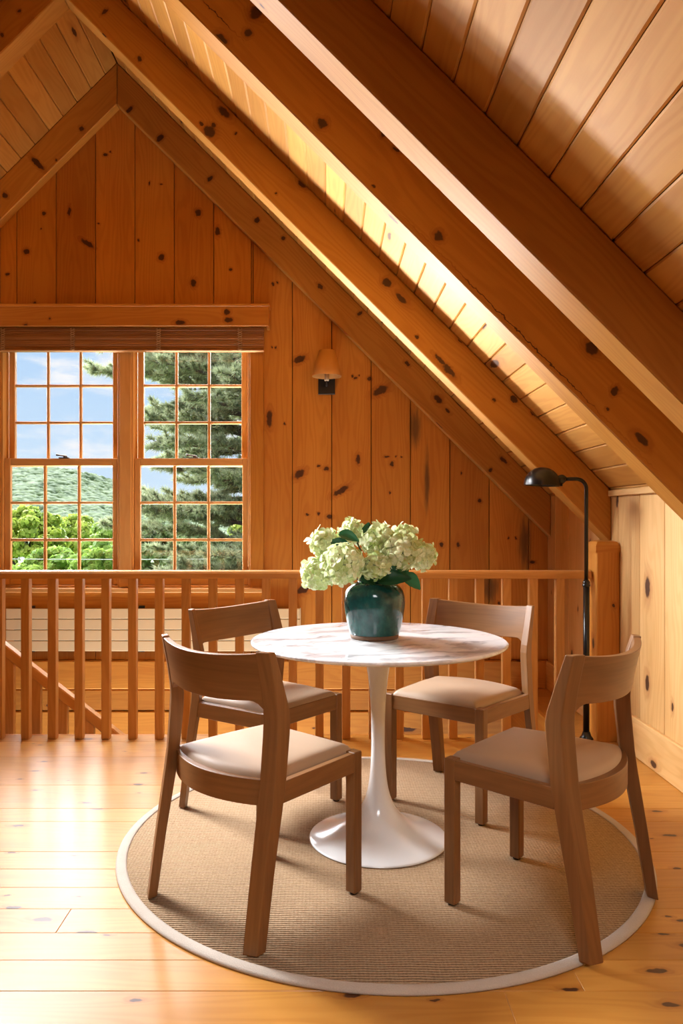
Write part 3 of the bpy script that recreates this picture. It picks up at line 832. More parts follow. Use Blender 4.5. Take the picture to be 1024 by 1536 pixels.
# ------------------------------------------------------------------ chairs
def make_chair():
    r = empty('dining_chair')
    SW, SH = 0.205, 0.437
    hw = 0.0185
    # front legs
    for s in (-1, 1):
        mb = MB(); mb.box((s * SW - hw, -hw, 0.006), (s * SW + hw, hw, SH), 0.003, 'z'); lg = mb.build('leg', M_chair, r)
        mb = MB(); mb.lathe([(0.013, 0), (0.014, 0.007)], (s * SW, 0, 0), 12); mb.build('glide', M_glide, lg)
    # rear legs (sheared section that follows the arc of the back): y, z, half depth, half width, x
    st = [(-0.424, 0.000, 0.0165, 0.0180, 0.2325), (-0.392, 0.20, 0.0185, 0.0185, 0.2300), (-0.359, 0.38, 0.0215, 0.0190, 0.2275), (-0.349, 0.44, 0.0225, 0.0190, 0.2270), (-0.337, 0.56, 0.0240, 0.0190, 0.2265),
          (-0.3345, 0.605, 0.0240, 0.0190, 0.2265), (-0.338, 0.635, 0.0225, 0.0185, 0.2265), (-0.354, 0.70, 0.0175, 0.018, 0.2270), (-0.380, 0.792, 0.0125, 0.017, 0.2275)]
    TS = 0.55
    for s in (-1, 1):
        mb = MB(); R = []
        for (y, z, hd, w, xx) in st:
            R.append([Vector((s * xx + a * w, y + b * hd - (1 - s * a) * w * TS, max(z, 0.002))) for a, b in ((-1, -1), (1, -1), (1, 1), (-1, 1))])
        mb.loft(R, 'z'); lg = mb.build('leg', M_chair, r, bevel=0.003)
    def ypost(z):
        for (a, b) in zip(st[:-1], st[1:]):
            if a[1] <= z <= b[1]:
                t = (z - a[1]) / (b[1] - a[1]); return a[0] + (b[0] - a[0]) * t, a[2] + (b[2] - a[2]) * t
        return st[-1][0], st[-1][2]
    # curved backrest
    mb = MB(); R = []
    N = 41; XB = 0.2445; BUL = 0.067
    for i in range(N):
        t = -1 + 2 * i / (N - 1)
        xx = t * (XB - 0.0015)
        e = min(1.0, max(0.0, (1 - abs(t)) * XB - 0.030) / 0.045)
        zlo = 0.661 - 0.014 * (1 - t * t) - 0.052 * (1 - math.sqrt(max(0, 1 - (1 - e) ** 2)))
        zt = 0.792 - 0.017 * (1 - t * t)
        bul = BUL * (1 - t * t)
        sec = []
        nz = 6
        for k in range(nz + 1):
            z = zlo + (zt - zlo) * k / nz
            y, hd = ypost(min(z + 0.010 * (1 - t * t), 0.792))
            sec.append((y - bul - hd + 0.0008, z, min(0.0115, hd * 0.9)))
        R.append([Vector((xx, y, z)) for (y, z, th) in sec] + [Vector((xx, y + 2 * th, z)) for (y, z, th) in sec[::-1]])
    mb.loft(R, 'x', smooth=False); ob = mb.build('backrest', M_chair, r, bevel=0.002)
    for p in ob.data.polygons: p.use_smooth = True
    ob.modifiers[0].angle_limit = 0.6
    ob.data.set_sharp_from_angle(angle=0.6)
    # seat rails
    z0, z1 = 0.376, SH - 0.002
    for s in (-1, 1):
        a = Vector((s * (SW + hw - 0.0125), -hw, 0)); b = Vector((s * (0.2275 + 0.0190 - 0.0125), -0.335, 0))
        d = (b - a).normalized(); n = Vector((-d.y, d.x, 0)); L = (b - a).length
        mb = MB(); mb.obox((a + b) / 2 + Vector((0, 0, (z0 + z1) / 2)), (L / 2 + 0.004, 0.011, (z1 - z0) / 2), (d, n, Z), 0.002, (Y, X, Z)); mb.build('side_rail', M_chair, r)
    mb = MB(); mb.box((-SW + hw - 0.002, hw - 0.026, z0), (SW - hw + 0.002, hw - 0.004, z1), 0.002, 'x'); mb.build('front_rail', M_chair, r)
    mb = MB(); R = []
    for i in range(N):
        t = -1 + 2 * i / (N - 1)
        xx = t * 0.210
        bul = 0.062 * (1 - t * t)
        y = -0.360 - bul
        zb = z0 - 0.012
        ring = [Vector((xx, y, zb)), Vector((xx, y, z1 + 0.001)), Vector((xx, y + 0.026, z1 + 0.001)), Vector((xx, y + 0.026, zb))]
        R.append(ring)
    mb.loft(R, 'x'); mb.build('rear_rail', M_chair, r, bevel=0.002)
    # cushion
    NU, NV = 28, 28
    vs, fs = [], []
    def edge(u, v):
        # u,v in -1..1 ; v=-1 front
        w = 0.190 + (0.212 - 0.190) * (v + 1) / 2
        xx = u * w
        yf = 0.012
        yr = -0.350 - 0.052 * (1 - u * u)
        return xx, yf + (yr - yf) * (v + 1) / 2
    for j in range(NV + 1):
        for i in range(NU + 1):
            u, v = -1 + 2 * i / NU, -1 + 2 * j / NV
            u = math.sin(u * math.pi / 2); v = math.sin(v * math.pi / 2)
            xx, yy = edge(u, v)
            e = min((1 - abs(u)) * 0.2, (1 - abs(v)) * 0.19)
            hh = 0.430 + 0.026 * (1 - math.exp(-e / 0.010)) + 0.014 * (1 - u * u) * (1 - v * v)
            vs.append((xx, yy, hh))
    for j in range(NV):
        for i in range(NU):
            a = j * (NU + 1) + i
            fs.append([a, a + 1, a + NU + 2, a + NU + 1])
    rim = [j * (NU + 1) + i for (i, j) in [(i, 0) for i in range(NU)] + [(NU, j) for j in range(NV)] + [(NU - i, NV) for i in range(NU)] + [(0, NV - j) for j in range(NV)]]
    base = len(vs)
    for q in rim: vs.append((vs[q][0], vs[q][1], 0.40))
    n = len(rim)
    for k in range(n): fs.append([rim[k], rim[(k + 1) % n], base + (k + 1) % n, base + k])
    fs.append([base + k for k in range(n)])
    mb = MB(); mb.add(vs, fs, 'x', 0.3, True); c = mb.build('seat_cushion', M_fabric, r)
    c.data.set_sharp_from_angle(angle=1.2)
    return r
ch0 = make_chair()
CS = 0.991
chairs = [((-0.062, 2.521), (0.681, 0.733), 'oak dining chair at front left of the rug, its curved back towards the view'),
          ((-0.083, 3.000), (0.780, -0.625), 'oak dining chair behind the front left chair, standing before the radiator'),
          ((0.433, 3.041), (-0.632, -0.776), 'oak dining chair at back right, facing the view, with a sunlit backrest end'),
          ((0.520, 2.467), (-0.754, 0.657), 'oak dining chair at front right beside the right wall, curved back in view')]
for i, (p, f, lab) in enumerate(chairs):
    c = ch0 if i == 0 else copy_thing(ch0)
    c.location = (p[0] * CS, p[1] * CS, ZR)
    c.rotation_euler = (0, 0, math.atan2(f[1], f[0]) - math.pi / 2)
    props(c, lab, 'chair', 'dining chairs around the table')

# ------------------------------------------------------------------ vase + hydrangeas
VC = Vector((0.180, 2.785, ZTOP + 0.0005))
vz = empty('vase', VC)
vp = [(0.0, 0.0165), (0.0895, 0.0165), (0.094, 0.03), (0.103, 0.07), (0.1095, 0.11), (0.1115, 0.137), (0.1085, 0.160), (0.098, 0.182), (0.080, 0.197), (0.064, 0.2035), (0.060, 0.207), (0.0625, 0.2135), (0.060, 0.2165), (0.055, 0.2135), (0.052, 0.204), (0.085, 0.17), (0.095, 0.12), (0.08, 0.03), (0.0, 0.028)]
mb = MB(); mb.lathe(smooth_prof(vp[1:], 2), VC, 72, caps=False); mb.build('body', M_glaze, vz, origin=VC)
mb = MB(); mb.lathe([(0.0, 0.0), (0.084, 0.0), (0.0865, 0.003), (0.0885, 0.0168), (0.0, 0.0168)], VC, 72); mb.build('foot', M_clay, vz, origin=VC)
props(vz, 'round shouldered teal green glazed ceramic vase on the marble table', 'vase')

def floret(vs, fs, sd, c, n, size, rr, cup=0.25):
    n = n.normalized(); a = n.orthogonal().normalized(); ang = rr.uniform(0, 6.28)
    u0 = a * math.cos(ang) + n.cross(a) * math.sin(ang); v0 = n.cross(u0)
    base = rr.random()
    for k in range(4):
        al = k * math.pi / 2 + rr.uniform(-.15, .15)
        d = u0 * math.cos(al) + v0 * math.sin(al); t = n.cross(d)
        s = size * rr.uniform(.85, 1.15)
        up = rr.uniform(0.0, cup)
        pts = [(0.06, 0.0, 0.0), (0.45, 0.36, 0.10), (0.80, 0.44, 0.14), (1.02, 0.20, 0.08), (1.02, -0.20, 0.08), (0.80, -0.44, 0.14), (0.45, -0.36, 0.10), (0.62, 0.0, 0.02)]
        b = len(vs)
        for (p, q, h) in pts:
            vs.append(c + d * (p * s) + t * (q * s) + n * (s * (h + up * p * p - 0.1 * p ** 3)))
        for i in range(7):
            j = (i + 1) % 7
            fs.append([b + i, b + j, b + 7]); sd.append(min(1, max(0, base * 0.6 + 0.4 * rr.random())))
def leaf(mb, base, d, up, L, W, rr):
    d = d.normalized(); side = d.cross(up).normalized(); nn = side.cross(d)
    sdv = rr.random()
    n = 9; vs = []; fs = []
    for i in range(n + 1):
        t = i / n
        w = W * (math.sin(math.pi * min(1, t * 0.93 + 0.04)) ** 0.75) * (1 - 0.35 * t)
        c = base + d * (L * t) - nn * (0.30 * L * t * t)
        jag = 1 + 0.05 * (i % 2)
        for q in (-1, -0.5, 0, 0.5, 1):
            vs.append(c + side * (w * q * jag) + nn * (abs(q) * w * 0.30 - (0.006 if q == 0 else 0)))
    for i in range(n):
        for j in range(4):
            a = i * 5 + j; fs.append([a, a + 1, a + 6, a + 5])
    mb.add(vs, fs, 'z', sdv, True)
HEADS = [  # px x, px y, radius px, depth offset from the vase axis, label
    (476, 859, 25, 0.02, 'lime white hydrangea drooping lowest at the far left of the bunch', 0),
    (486, 813, 21, 0.06, 'pale green hydrangea at the upper left of the bunch', 0),
    (516, 846, 33, -0.11, 'largest cream green hydrangea at the front left of the bunch', 0),
    (528, 797, 19, 0.09, 'white hydrangea peeking up behind the top left leaves', 1),
    (567, 812, 27, 0.00, 'cream hydrangea at the top centre of the bunch', 1),
    (563, 848, 20, -0.10, 'small greenish hydrangea hanging at the front centre above the vase', 0),
    (600, 828, 28, -0.07, 'cream yellow hydrangea right of centre, leaning over the dark leaf', 2),
    (604, 803, 16, 0.07, 'white hydrangea at the top right of the bunch, mostly hidden', 0),
    (633, 834, 22, 0.03, 'pale green hydrangea at the far right of the bunch', 1)]
rr = random.Random(21)
for hi, (hx, hy, hr, off, lab, nl) in enumerate(HEADS):
    D = VC.y + off
    c = px(hx, hy, D); R = hr / F * D * 1.02
    root_p = Vector((VC.x + (c.x - VC.x) * 0.22, VC.y + (c.y - VC.y) * 0.22, VC.z + 0.205))
    bot = Vector((VC.x - (c.x - VC.x) * 0.25, VC.y - (c.y - VC.y) * 0.2, VC.z + 0.04))
    h = empty('hydrangea', bot)
    vs, fs, sd = [], [], []
    N = int(36 * (R / 0.06) ** 2) + 10
    for k in range(N):
        z = 1 - 2 * (k + .5) / N; ph = k * 2.39996
        n = Vector((math.sqrt(1 - z * z) * math.cos(ph), math.sqrt(1 - z * z) * math.sin(ph), z))
        n = (n + Vector((rr.uniform(-.2, .2), rr.uniform(-.2, .2), rr.uniform(-.2, .2)))).normalized()
        lump = 1 + 0.12 * math.sin(5 * n.x + hi) * math.sin(4 * n.z + 2 * hi) + rr.uniform(-.10, .06)
        cc = c + Vector((n.x * R * 0.86, n.y * R * 0.86, n.z * R * 0.80)) * lump
        nd = (n + Vector((rr.uniform(-.55, .55), rr.uniform(-.55, .55), rr.uniform(-.55, .55)))).normalized()
        floret(vs, fs, sd, cc, nd, rr.uniform(0.023, 0.030), rr)
    mb = MB()
    mb.v = vs; mb.f = fs; mb.sd = sd; mb.fr = ['z'] * len(fs); mb.sm = [True] * len(fs)
    mb.build('flower_head', M_petal, h, origin=bot, recalc=False, uv=False)
    mb = MB()
    mid = root_p + (c - root_p) * 0.5 + Vector((0, 0, 0.02))
    mb.tube([bot, root_p, mid, c], [0.0032, 0.0032, 0.003, 0.004], 8)
    # little twigs inside the head
    for k in range(14):
        n = Vector((rr.gauss(0, 1), rr.gauss(0, 1), rr.gauss(0, 1))).normalized()
        mb.tube([c - n * 0.002, c + n * R * 0.78], 0.0013, 5)
    mb.build('stem', M_stem, h, origin=bot, uv=False)
    props(h, lab, 'flower', 'hydrangeas in the vase')
    LV = {3: [(px(497, 812, VC.y - 0.03), Vector((0.8, -0.2, -0.35)), 0.085, 0.036), (px(508, 800, VC.y - 0.02), Vector((0.75, -0.3, -0.15)), 0.075, 0.028)],
          4: [(px(549, 806, VC.y + 0.03), Vector((0.15, -0.05, 1.0)), 0.055, 0.024)],
          5: [(px(541, 862, VC.y - 0.06), Vector((0.5, -0.3, -0.25)), 0.06, 0.028)],
          6: [(px(566, 872, VC.y - 0.08), Vector((1.0, -0.2, 0.28)), 0.115, 0.040), (px(604, 862, VC.y - 0.03), Vector((0.75, -0.25, -0.45)), 0.078, 0.034), (px(592, 842, VC.y - 0.06), Vector((0.6, -0.3, -0.5)), 0.07, 0.026)],
          8: [(px(598, 858, VC.y + 0.02), Vector((-0.6, 0.2, 0.2)), 0.06, 0.025)], 0: [(px(497, 850, VC.y - 0.02), Vector((-0.3, 0.1, -0.8)), 0.05, 0.02)]}
    for (bp, d, L, W) in LV.get(hi, []):
        mb = MB(); leaf(mb, bp, d, Vector((0, -0.75, 0.66)), L, W, rr)
        mb.build('leaf', M_leaf, h, origin=bot, recalc=False, uv=False)

# ------------------------------------------------------------------ floor lamp
DLm = 3.89; LX = (879 - VX) / F * DLm; sl = DLm / F
fl = empty('floor_lamp', (LX, DLm, 0))
o_ = fl.location
mb = MB(); mb.lathe([(0.0, 0.0005), (0.078, 0.0005), (0.080, 0.004), (0.078, 0.012), (0.060, 0.018), (0.038, 0.024), (0.033, 0.040), (0.034, 0.048), (0.024, 0.060), (0.0175, 0.08), (0.0, 0.08)], o_, 48); mb.build('base', M_black, fl, origin=o_)
zcol = CH + (VY - 876) * sl
mb = MB(); mb.lathe([(0.0155, 0.07), (0.0155, zcol - 0.012)], o_, 24); mb.build('pole', M_black, fl, origin=o_)
mb = MB(); mb.lathe([(0.0155, zcol - 0.015), (0.020, zcol - 0.010), (0.020, zcol - 0.003), (0.016, zcol), (0.019, zcol + 0.006), (0.016, zcol + 0.014), (0.0100, zcol + 0.022)], o_, 24); mb.build('collar', M_black, fl, origin=o_)
zt = CH + (VY - 718.5) * sl
pts = [Vector((LX, DLm, zcol + 0.01)), Vector((LX, DLm, zt - 0.055))]
for k in range(1, 9):
    a = math.pi / 2 * k / 8
    pts.append(Vector((LX - 0.05 + 0.05 * math.cos(a), DLm, zt - 0.05 + 0.05 * math.sin(a))))
xj = (846 - VX) / F * DLm
pts.append(Vector((xj, DLm, zt)))
mb = MB(); mb.tube(pts, 0.0098, 16); mb.build('arm', M_black, fl, origin=o_)
xs, zs = (812.5 - VX) / F * DLm, CH + (VY - 728.5) * sl
tilt = Matrix.Rotation(math.radians(3), 3, 'Y')
mb = MB(); prof = []
for k in range(13):
    a = math.pi / 2 * k / 12
    prof.append((0.0905 * math.cos(a) ** 0.9, 0.093 * math.sin(a)))
prof[-1] = (0.0, 0.093)
inn = [(max(0, r - 0.003), max(0.0, z - 0.003)) for r, z in prof[::-1]]
mb.lathe(prof + inn[1:] + [prof[0]], (xs, DLm, zs), 48, M=tilt, caps=False); sh = mb.build('lamp_shade', M_black, fl, origin=o_)
mb = MB(); mb.tube([(xj + 0.006, DLm, zt), (xj - 0.004, DLm, zt + 0.0), (xj - 0.012, DLm, zt - 0.001), (xj - 0.03, DLm, zt - 0.003), (xj - 0.052, DLm, zt - 0.008)], [0.014, 0.021, 0.024, 0.020, 0.016], 20); mb.build('joint', M_black, fl, origin=o_)
mb = MB(); mb.tube([(xs + 0.02, DLm, zs + 0.05), (xs + 0.0, DLm, zs + 0.03)], [0.018, 0.020], 16)
mb.build('lamp_socket', M_blackm, fl, origin=o_)
mb = MB(); mb.tube([(xj - 0.014, DLm, zt - 0.02), (xj - 0.014, DLm, zt - 0.036)], [0.004, 0.006], 10); mb.build('switch', M_black, fl, origin=o_)
props(fl, 'slim black metal reading lamp with dome shade standing by the newel post', 'floor lamp')

# ------------------------------------------------------------------ outdoors
def raw_mesh(name, V, Fc, sd, mat, parent, origin, smooth=False):
    me = bpy.data.meshes.new(name)
    V = np.asarray(V, dtype=np.float32) - np.array(origin, dtype=np.float32)
    k = Fc.shape[1]
    me.vertices.add(len(V)); me.vertices.foreach_set('co', V.ravel())
    me.loops.add(Fc.size); me.loops.foreach_set('vertex_index', Fc.astype(np.int32).ravel())
    me.polygons.add(len(Fc)); me.polygons.foreach_set('loop_start', np.arange(0, Fc.size, k, dtype=np.int32))
    me.update(calc_edges=True)
    at = me.attributes.new('seed', 'FLOAT', 'FACE'); at.data.foreach_set('value', np.asarray(sd, dtype=np.float32))
    me.materials.append(mat)
    if smooth: me.polygons.foreach_set('use_smooth', np.ones(len(Fc), dtype=bool))
    ob = bpy.data.objects.new(name, me); COL.objects.link(ob)
    if parent is not None: ob.parent = parent
    else: ob.location = origin
    return ob
def cards(P, Nn, size, asp=1.0):
    """leaf shaped quads at points P with random spin"""
    n = len(P)
    r = rng.normal(size=(n, 3)); A = np.cross(Nn, r); A /= np.linalg.norm(A, axis=1, keepdims=True) + 1e-9
    B = np.cross(Nn, A); B /= np.linalg.norm(B, axis=1, keepdims=True) + 1e-9
    s = (size * rng.uniform(.6, 1.3, n))[:, None]
    q = np.stack([P - A * s, P - B * s * asp + Nn * s * .2, P + A * s, P + B * s * asp + Nn * s * .2], 1)
    return q.reshape(-1, 3), np.arange(4 * n).reshape(n, 4)
GZ = -6.0
def tree(x, y, ztop, rad, zlow, mat, label, nclump=100, nleaf=110, lsize=0.12):
    base = (x, y, GZ + 0.0)
    r = empty('leafy_tree', base)
    C, P, N_ = [], [], []
    for k in range(nclump):
        v = rng.normal(size=3); v /= np.linalg.norm(v); v[2] = abs(v[2]) if rng.random() < .65 else v[2]
        zc_ = (ztop + zlow) / 2; hz = (ztop - zlow) / 2
        s = rng.uniform(.5, 0.92)
        c = np.array([x + v[0] * rad * s, y + v[1] * rad * s, zc_ + v[2] * hz * s])
        cr = rng.uniform(.13, .26) * rad
        d = rng.normal(size=(nleaf, 3)); d /= np.linalg.norm(d, axis=1, keepdims=True)
        d[:, 2] = d[:, 2] * .9 + .15
        P.append(c + d * cr * np.array([1, 1, .75]) * rng.uniform(.75, 1.05, (nleaf, 1)))
        nn_ = d + rng.normal(size=(nleaf, 3)) * .35; nn_ /= np.linalg.norm(nn_, axis=1, keepdims=True); N_.append(nn_)
    P = np.concatenate(P); N_ = np.concatenate(N_)
    V, Fc = cards(P, N_, lsize, 0.8)
    cl = np.repeat(rng.random(nclump), nleaf)
    sd = np.clip(0.55 * cl + 0.45 * rng.random(len(Fc)), 0, 1)
    raw_mesh('foliage', V, Fc, sd, mat, r, base)
    mb = MB(); mb.tube([(x, y, GZ), (x + .1, y, (GZ + zlow) / 2), (x, y, zlow + 1.5), (x, y, ztop - rad * .6)], [rad * .10, rad * .08, rad * .06, 0.03], 10)
    for k in range(7):
        a = rng.uniform(0, 6.28); z0 = zlow + (ztop - zlow) * rng.uniform(.1, .5)
        mb.tube([(x, y, z0), (x + math.cos(a) * rad * .35, y + math.sin(a) * rad * .35, z0 + rad * .3), (x + math.cos(a) * rad * .7, y + math.sin(a) * rad * .7, z0 + rad * .5)], [rad * .04, rad * .03, rad * .012], 6)
    mb.build('trunk', M_bark, r, origin=base, uv=False)
    props(r, label, 'tree', 'trees outside the window')
def tr(pxx, pytop, D, radpx, pylow, mat, label, **k):
    s = D / F
    tree((pxx - VX) * s, D, CH + (VY - pytop) * s, radpx * s, CH + (VY - pylow) * s, mat, label, **k)
tr(40, 757, 34, 62, 900, M_tree[0], 'bright yellow green tree at the left edge of the left window')
tr(112, 768, 43, 46, 900, M_tree[0], 'bright green tree below the middle of the wooded hill in the left window')
tr(172, 770, 34, 46, 900, M_tree[1], 'darker green tree beside the centre mullion in the left window')
tr(75, 820, 26, 52, 905, M_tree[1], 'low shady green tree at the bottom panes of the left window')
tr(150, 812, 25, 44, 905, M_tree[1], 'low leafy tree at the bottom right panes of the left window')
tr(-30, 770, 36, 52, 900, M_tree[1], 'green tree cut by the left edge of the view')
tr(380, 752, 30, 42, 900, M_tree[0], 'yellow green tree at the lower right pane of the right window')
tr(235, 775, 30, 50, 900, M_tree[2], 'grey green tree low behind the pine branches, left panes of the right window')
tr(310, 790, 28, 55, 905, M_tree[2], 'grey green tree low behind the pine branches, middle of the right window', nclump=120)

# the big pine
PX_, PY_ = (398 - VX) / F * 16.0, 16.0
pine = empty('pine_tree', (PX_, PY_, GZ))
mbt = MB()
mbt.tube([(PX_, PY_, GZ), (PX_ + .08, PY_, -2), (PX_ - .05, PY_, 3), (PX_ + .05, PY_, 7), (PX_, PY_, 10.5)], [.27, .23, .19, .12, .03], 12)
mbt.build('trunk', M_bark, pine, origin=pine.location, uv=False)
mbb = MB(); P, D_ = [], []
prr = random.Random(5)
def branch(z, az, L, rise):
    d = Vector((math.cos(az), math.sin(az), 0))
    pts = []
    for k in range(9):
        t = k / 8
        pts.append(Vector((PX_, PY_, z)) + d * (L * t) + Vector((prr.uniform(-.08, .08) * t, prr.uniform(-.08, .08) * t, L * (rise * t - 0.18 * t * t + .10 * t ** 3) + prr.uniform(-.03, .03))))
    mbb.tube(pts, [0.055 * (1 - .85 * k / 8) for k in range(9)], 6)
    sd_ = Vector((-d.y, d.x, 0))
    nt = int(25 * L)
    for k in range(nt):
        t = prr.uniform(.22, 1.0)
        i = min(7, int(t * 8)); p = pts[i].lerp(pts[i + 1], t * 8 - i)
        tl = prr.uniform(.25, .75) * (1.15 - .6 * t)
        s = prr.choice((-1, 1))
        td = (d * prr.uniform(.3, 1.0) + sd_ * s * prr.uniform(.3, 1.1) + Vector((0, 0, prr.uniform(-.15, .45)))).normalized()
        e = p + td * tl
        mbb.tube([p, (p + e) / 2 + Vector((0, 0, -.02)), e], [0.011, 0.008, 0.004], 4)
        for q in range(int(5 + tl * 9)):
            w = prr.uniform(.25, 1.05)
            P.append(p + td * tl * w); D_.append(td)
zz = -5.0
while zz < 9.0:
    Lm = 2.95 * max(0.16, min(1.0, (10.8 - zz) / 7.5))
    n = prr.choice((4, 5, 5))
    a0 = prr.uniform(0, 6.28)
    for k in range(n):
        branch(zz + prr.uniform(-.15, .15), a0 + k * 6.283 / n + prr.uniform(-.25, .25), Lm * prr.uniform(.7, 1.08), prr.uniform(.02, .26))
    zz += prr.uniform(.23, .35)
# the two long boughs that reach in front of the left window
branch(4.05, math.pi - .04, 3.6, .14); branch(4.3, math.pi + .12, 3.3, .18); branch(3.3, math.pi - .08, 2.7, .12)
mbb.build('branch', M_bark, pine, origin=pine.location, uv=False)['kind'] = 'stuff'
P = np.array([tuple(p) for p in P]); D_ = np.array([tuple(p) for p in D_])
nb = 18
Pr = np.repeat(P, nb, 0); Dr = np.repeat(D_, nb, 0)
dv = Dr * .9 + rng.normal(size=Pr.shape) * .55 + np.array([0, 0, .12]); dv /= np.linalg.norm(dv, axis=1, keepdims=True)
side = np.cross(dv, rng.normal(size=Pr.shape)); side /= np.linalg.norm(side, axis=1, keepdims=True)
ln = rng.uniform(.09, .17, (len(Pr), 1))
V = np.stack([Pr - side * .0095, Pr + side * .0095, Pr + dv * ln], 1).reshape(-1, 3)
Fc = np.arange(len(V)).reshape(-1, 3)
sd = np.clip(np.repeat(rng.random(len(P)), nb) * .6 + .4 * rng.random(len(Fc)), 0, 1)
raw_mesh('needles', V, Fc, sd, M_needle, pine, tuple(pine.location))['kind'] = 'stuff'
props(pine, 'tall grey green pine with long boughs filling the right window', 'tree')

# hillside and ground
nx, ny = 300, 230
xs_ = np.linspace(-165, 25, nx); ts = np.linspace(0, 1, ny)
hx, ht = np.meshgrid(xs_, ts)
yy = 190 + ht * 120
pxx = hx / 310 * F + VX
ridge_py = np.interp(pxx, [-400, -40, 15, 60, 120, 150, 175, 215, 260, 330, 480], [700, 692, 701, 698, 703, 711, 721, 733, 745, 753, 762])
ridge_z = CH + (VY - ridge_py - 13) * 310 / F
zz_ = GZ + (ridge_z - GZ) * (ht ** 0.85)
amp = 0.2 + 1.5 * np.clip(ht * 3, 0, 1)
# crowns as bumps
B_ = np.zeros_like(hx)
NC = 9000
cx_ = rng.uniform(-165, 25, NC); cy_ = rng.uniform(192, 312, NC); cr_ = rng.uniform(1.2, 2.8, NC)
bs_ = rng.random(NC); SDm = np.full(hx.shape, .5)
for a, b, c, q in zip(cx_, cy_, cr_, bs_):
    i0, i1 = np.searchsorted(xs_, [a - c, a + c]); j0, j1 = np.searchsorted(yy[:, 0], [b - c, b + c])
    if i1 <= i0 or j1 <= j0: continue
    dx = hx[j0:j1, i0:i1] - a; dy = yy[j0:j1, i0:i1] - b
    h = np.sqrt(np.clip(1 - (dx * dx + dy * dy) / (c * c), 0, 1))
    m_ = h > B_[j0:j1, i0:i1]
    B_[j0:j1, i0:i1] = np.maximum(B_[j0:j1, i0:i1], h); SDm[j0:j1, i0:i1][m_] = q
zz_ = zz_ + B_ * amp * 2.0
V = np.stack([hx, yy, zz_], -1).reshape(-1, 3)
ii = np.arange(nx * ny).reshape(ny, nx)
Fc = np.stack([ii[:-1, :-1], ii[:-1, 1:], ii[1:, 1:], ii[1:, :-1]], -1).reshape(-1, 4)
hill_m = leafmat('forest_canopy', (0.038, 0.072, 0.026), (0.085, 0.13, 0.045), 0.0, 0.9)
h = raw_mesh('hillside', V, Fc, SDm[:-1, :-1].ravel(), hill_m, None, (0, 200, GZ), True); h['kind'] = 'structure'
mb = MB(); mb.box((-350, 5.6, GZ - 0.5), (160, 140, GZ), 0.0)
g = mb.build('ground', plain('meadow', (0.10, 0.17, 0.04), 0.95, nz=0.3, nscale=0.5), origin=(0, 60, GZ), uv=False); g['kind'] = 'structure'
mb = MB(); D = 22.0
mb.tube([(-16 + k, D, CH + (VY - 833) * D / F - 0.12 + 0.0016 * (k - 10) ** 2) for k in range(0, 22)], 0.011, 6)
props(mb.build('utility_wire', plain('wire', (0.55, 0.56, 0.55), 0.5), origin=(-6, D, 0), uv=False), 'thin pale utility wire strung across the trees outside', 'wire')

# ------------------------------------------------------------------ sky
w = bpy.data.worlds.new('sky'); SC.world = w; w.use_nodes = True
t = w.node_tree; t.nodes.clear()
class WT(NT):
    def __init__(s, tree): s.t = tree
q = WT(t)
tc = q.n('ShaderNodeTexCoord'); v = tc.outputs['Generated']
sx = q.n('ShaderNodeSeparateXYZ'); q.l(v, sx.inputs[0])
el = q.mr(sx.outputs[2], 0.0, 0.32, 0, 1, False)
sky = q.mix(el, (0.66, 0.82, 0.96), (0.36, 0.60, 0.93))
cl = q.noise(q.vec('MULTIPLY', v, (4.0, 4.0, 13.0)), 1.35, 6.0, 0.55, dist=0.3)
cm = q.mr(cl, 0.47, 0.66)
hz = q.mr(sx.outputs[2], 0.0, 0.05, 0.75, 0.0)
sky = q.mix(q.math('MAXIMUM', cm, hz), sky, (0.93, 0.94, 0.96))
bg = q.n('ShaderNodeBackground'); q.l(sky, bg.inputs[0]); bg.inputs[1].default_value = 1.15
o = q.n('ShaderNodeOutputWorld'); q.l(bg.outputs[0], o.inputs[0])

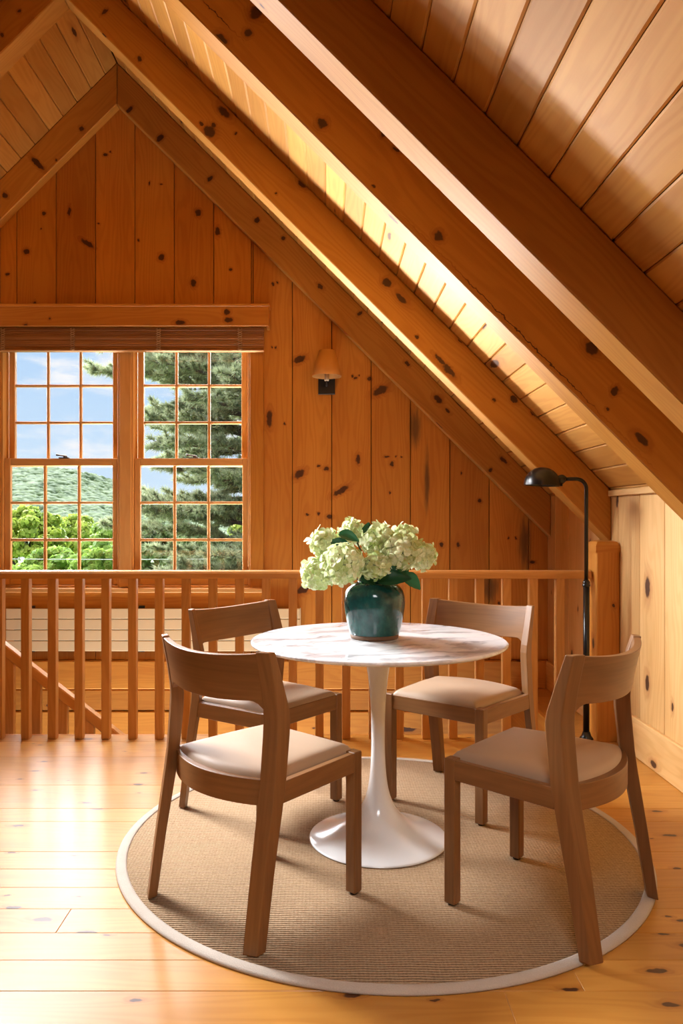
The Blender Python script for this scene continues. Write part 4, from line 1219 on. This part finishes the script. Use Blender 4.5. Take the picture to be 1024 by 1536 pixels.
# ------------------------------------------------------------------ lights
def sun(name, d, strength, angle, col):
    L = bpy.data.lights.new(name, 'SUN'); L.energy = strength; L.angle = math.radians(angle); L.color = col
    ob = bpy.data.objects.new(name, L); COL.objects.link(ob)
    ob.rotation_euler = Vector(d).to_track_quat('-Z', 'Y').to_euler(); ob.location = (0, 0, 12)
    return ob
def area(name, loc, tgt, sx_, sy_, power, col, spread=180):
    L = bpy.data.lights.new(name, 'AREA'); L.shape = 'RECTANGLE'; L.size = sx_; L.size_y = sy_; L.energy = power; L.color = col; L.spread = math.radians(spread)
    ob = bpy.data.objects.new(name, L); COL.objects.link(ob)
    ob.location = loc; ob.rotation_euler = (Vector(tgt) - Vector(loc)).to_track_quat('-Z', 'Y').to_euler()
    return ob
sun('bright_sky', (0.36, -0.82, -0.42), 42.0, 88, (0.95, 0.97, 1.0))
sun('afternoon_sun', (0.35, 0.75, -0.85), 3.4, 3, (1.0, 0.95, 0.85))
area('below_sill_fill', (-1.9, 6.35, 0.12), (0.7, 2.4, 2.3), 1.1, 0.5, 360, (1.0, 0.96, 0.90), 84)  # added lamp outside below the sill, throws light up onto the ceiling
area('left_slope_fill', (-2.45, 4.62, 2.72), (0.5, 2.1, 0.5), 0.9, 0.8, 70, (0.97, 0.98, 1.0), 66)  # added lamp under the left slope for table and rug; no opening there
area('left_slope_fill', (-2.62, 4.06, 2.46), (0.5, 2.0, 0.3), 0.4, 0.4, 22, (0.97, 0.98, 1.0), 84)  # smaller second lamp added beside it, also without any roof opening
area('loft_fill', (0.25, 0.1, 2.40), (0.25, 2.0, 0.0), 0.9, 0.6, 9, (0.97, 0.98, 1.0), 78)
area('stairwell_fill', (-0.8, 4.5, -2.1), (-0.8, 5.27, -0.3), 2.4, 0.6, 26, (1.0, 0.95, 0.86), 56)  # added lamp low in the stairwell, brightens the radiator and wall timbers

# ------------------------------------------------------------------ camera
cam = bpy.data.cameras.new('camera'); co = bpy.data.objects.new('camera', cam); COL.objects.link(co)
co.location = (0, 0, CH); co.rotation_euler = (math.pi / 2, 0, 0)
cam.sensor_fit = 'HORIZONTAL'; cam.sensor_width = 36; cam.lens = F / 1024 * 36
cam.shift_x = (512 - VX) / 1024; cam.shift_y = (VY - 768) / 1024
cam.clip_start = 0.05; cam.clip_end = 2000
SC.camera = co
SC.view_settings.view_transform = 'Standard'; SC.view_settings.look = 'None'
SC.view_settings.exposure = -0.05; SC.view_settings.gamma = 1.0
try: SC.view_settings.use_curve_mapping = False
except Exception: pass
SC.display_settings.display_device = 'sRGB'
cy = SC.cycles
cy.use_denoising = True
cy.max_bounces = 10; cy.diffuse_bounces = 6; cy.glossy_bounces = 4; cy.transparent_max_bounces = 12; cy.transmission_bounces = 4
cy.caustics_reflective = False; cy.caustics_refractive = False
cy.sample_clamp_indirect = 6.0
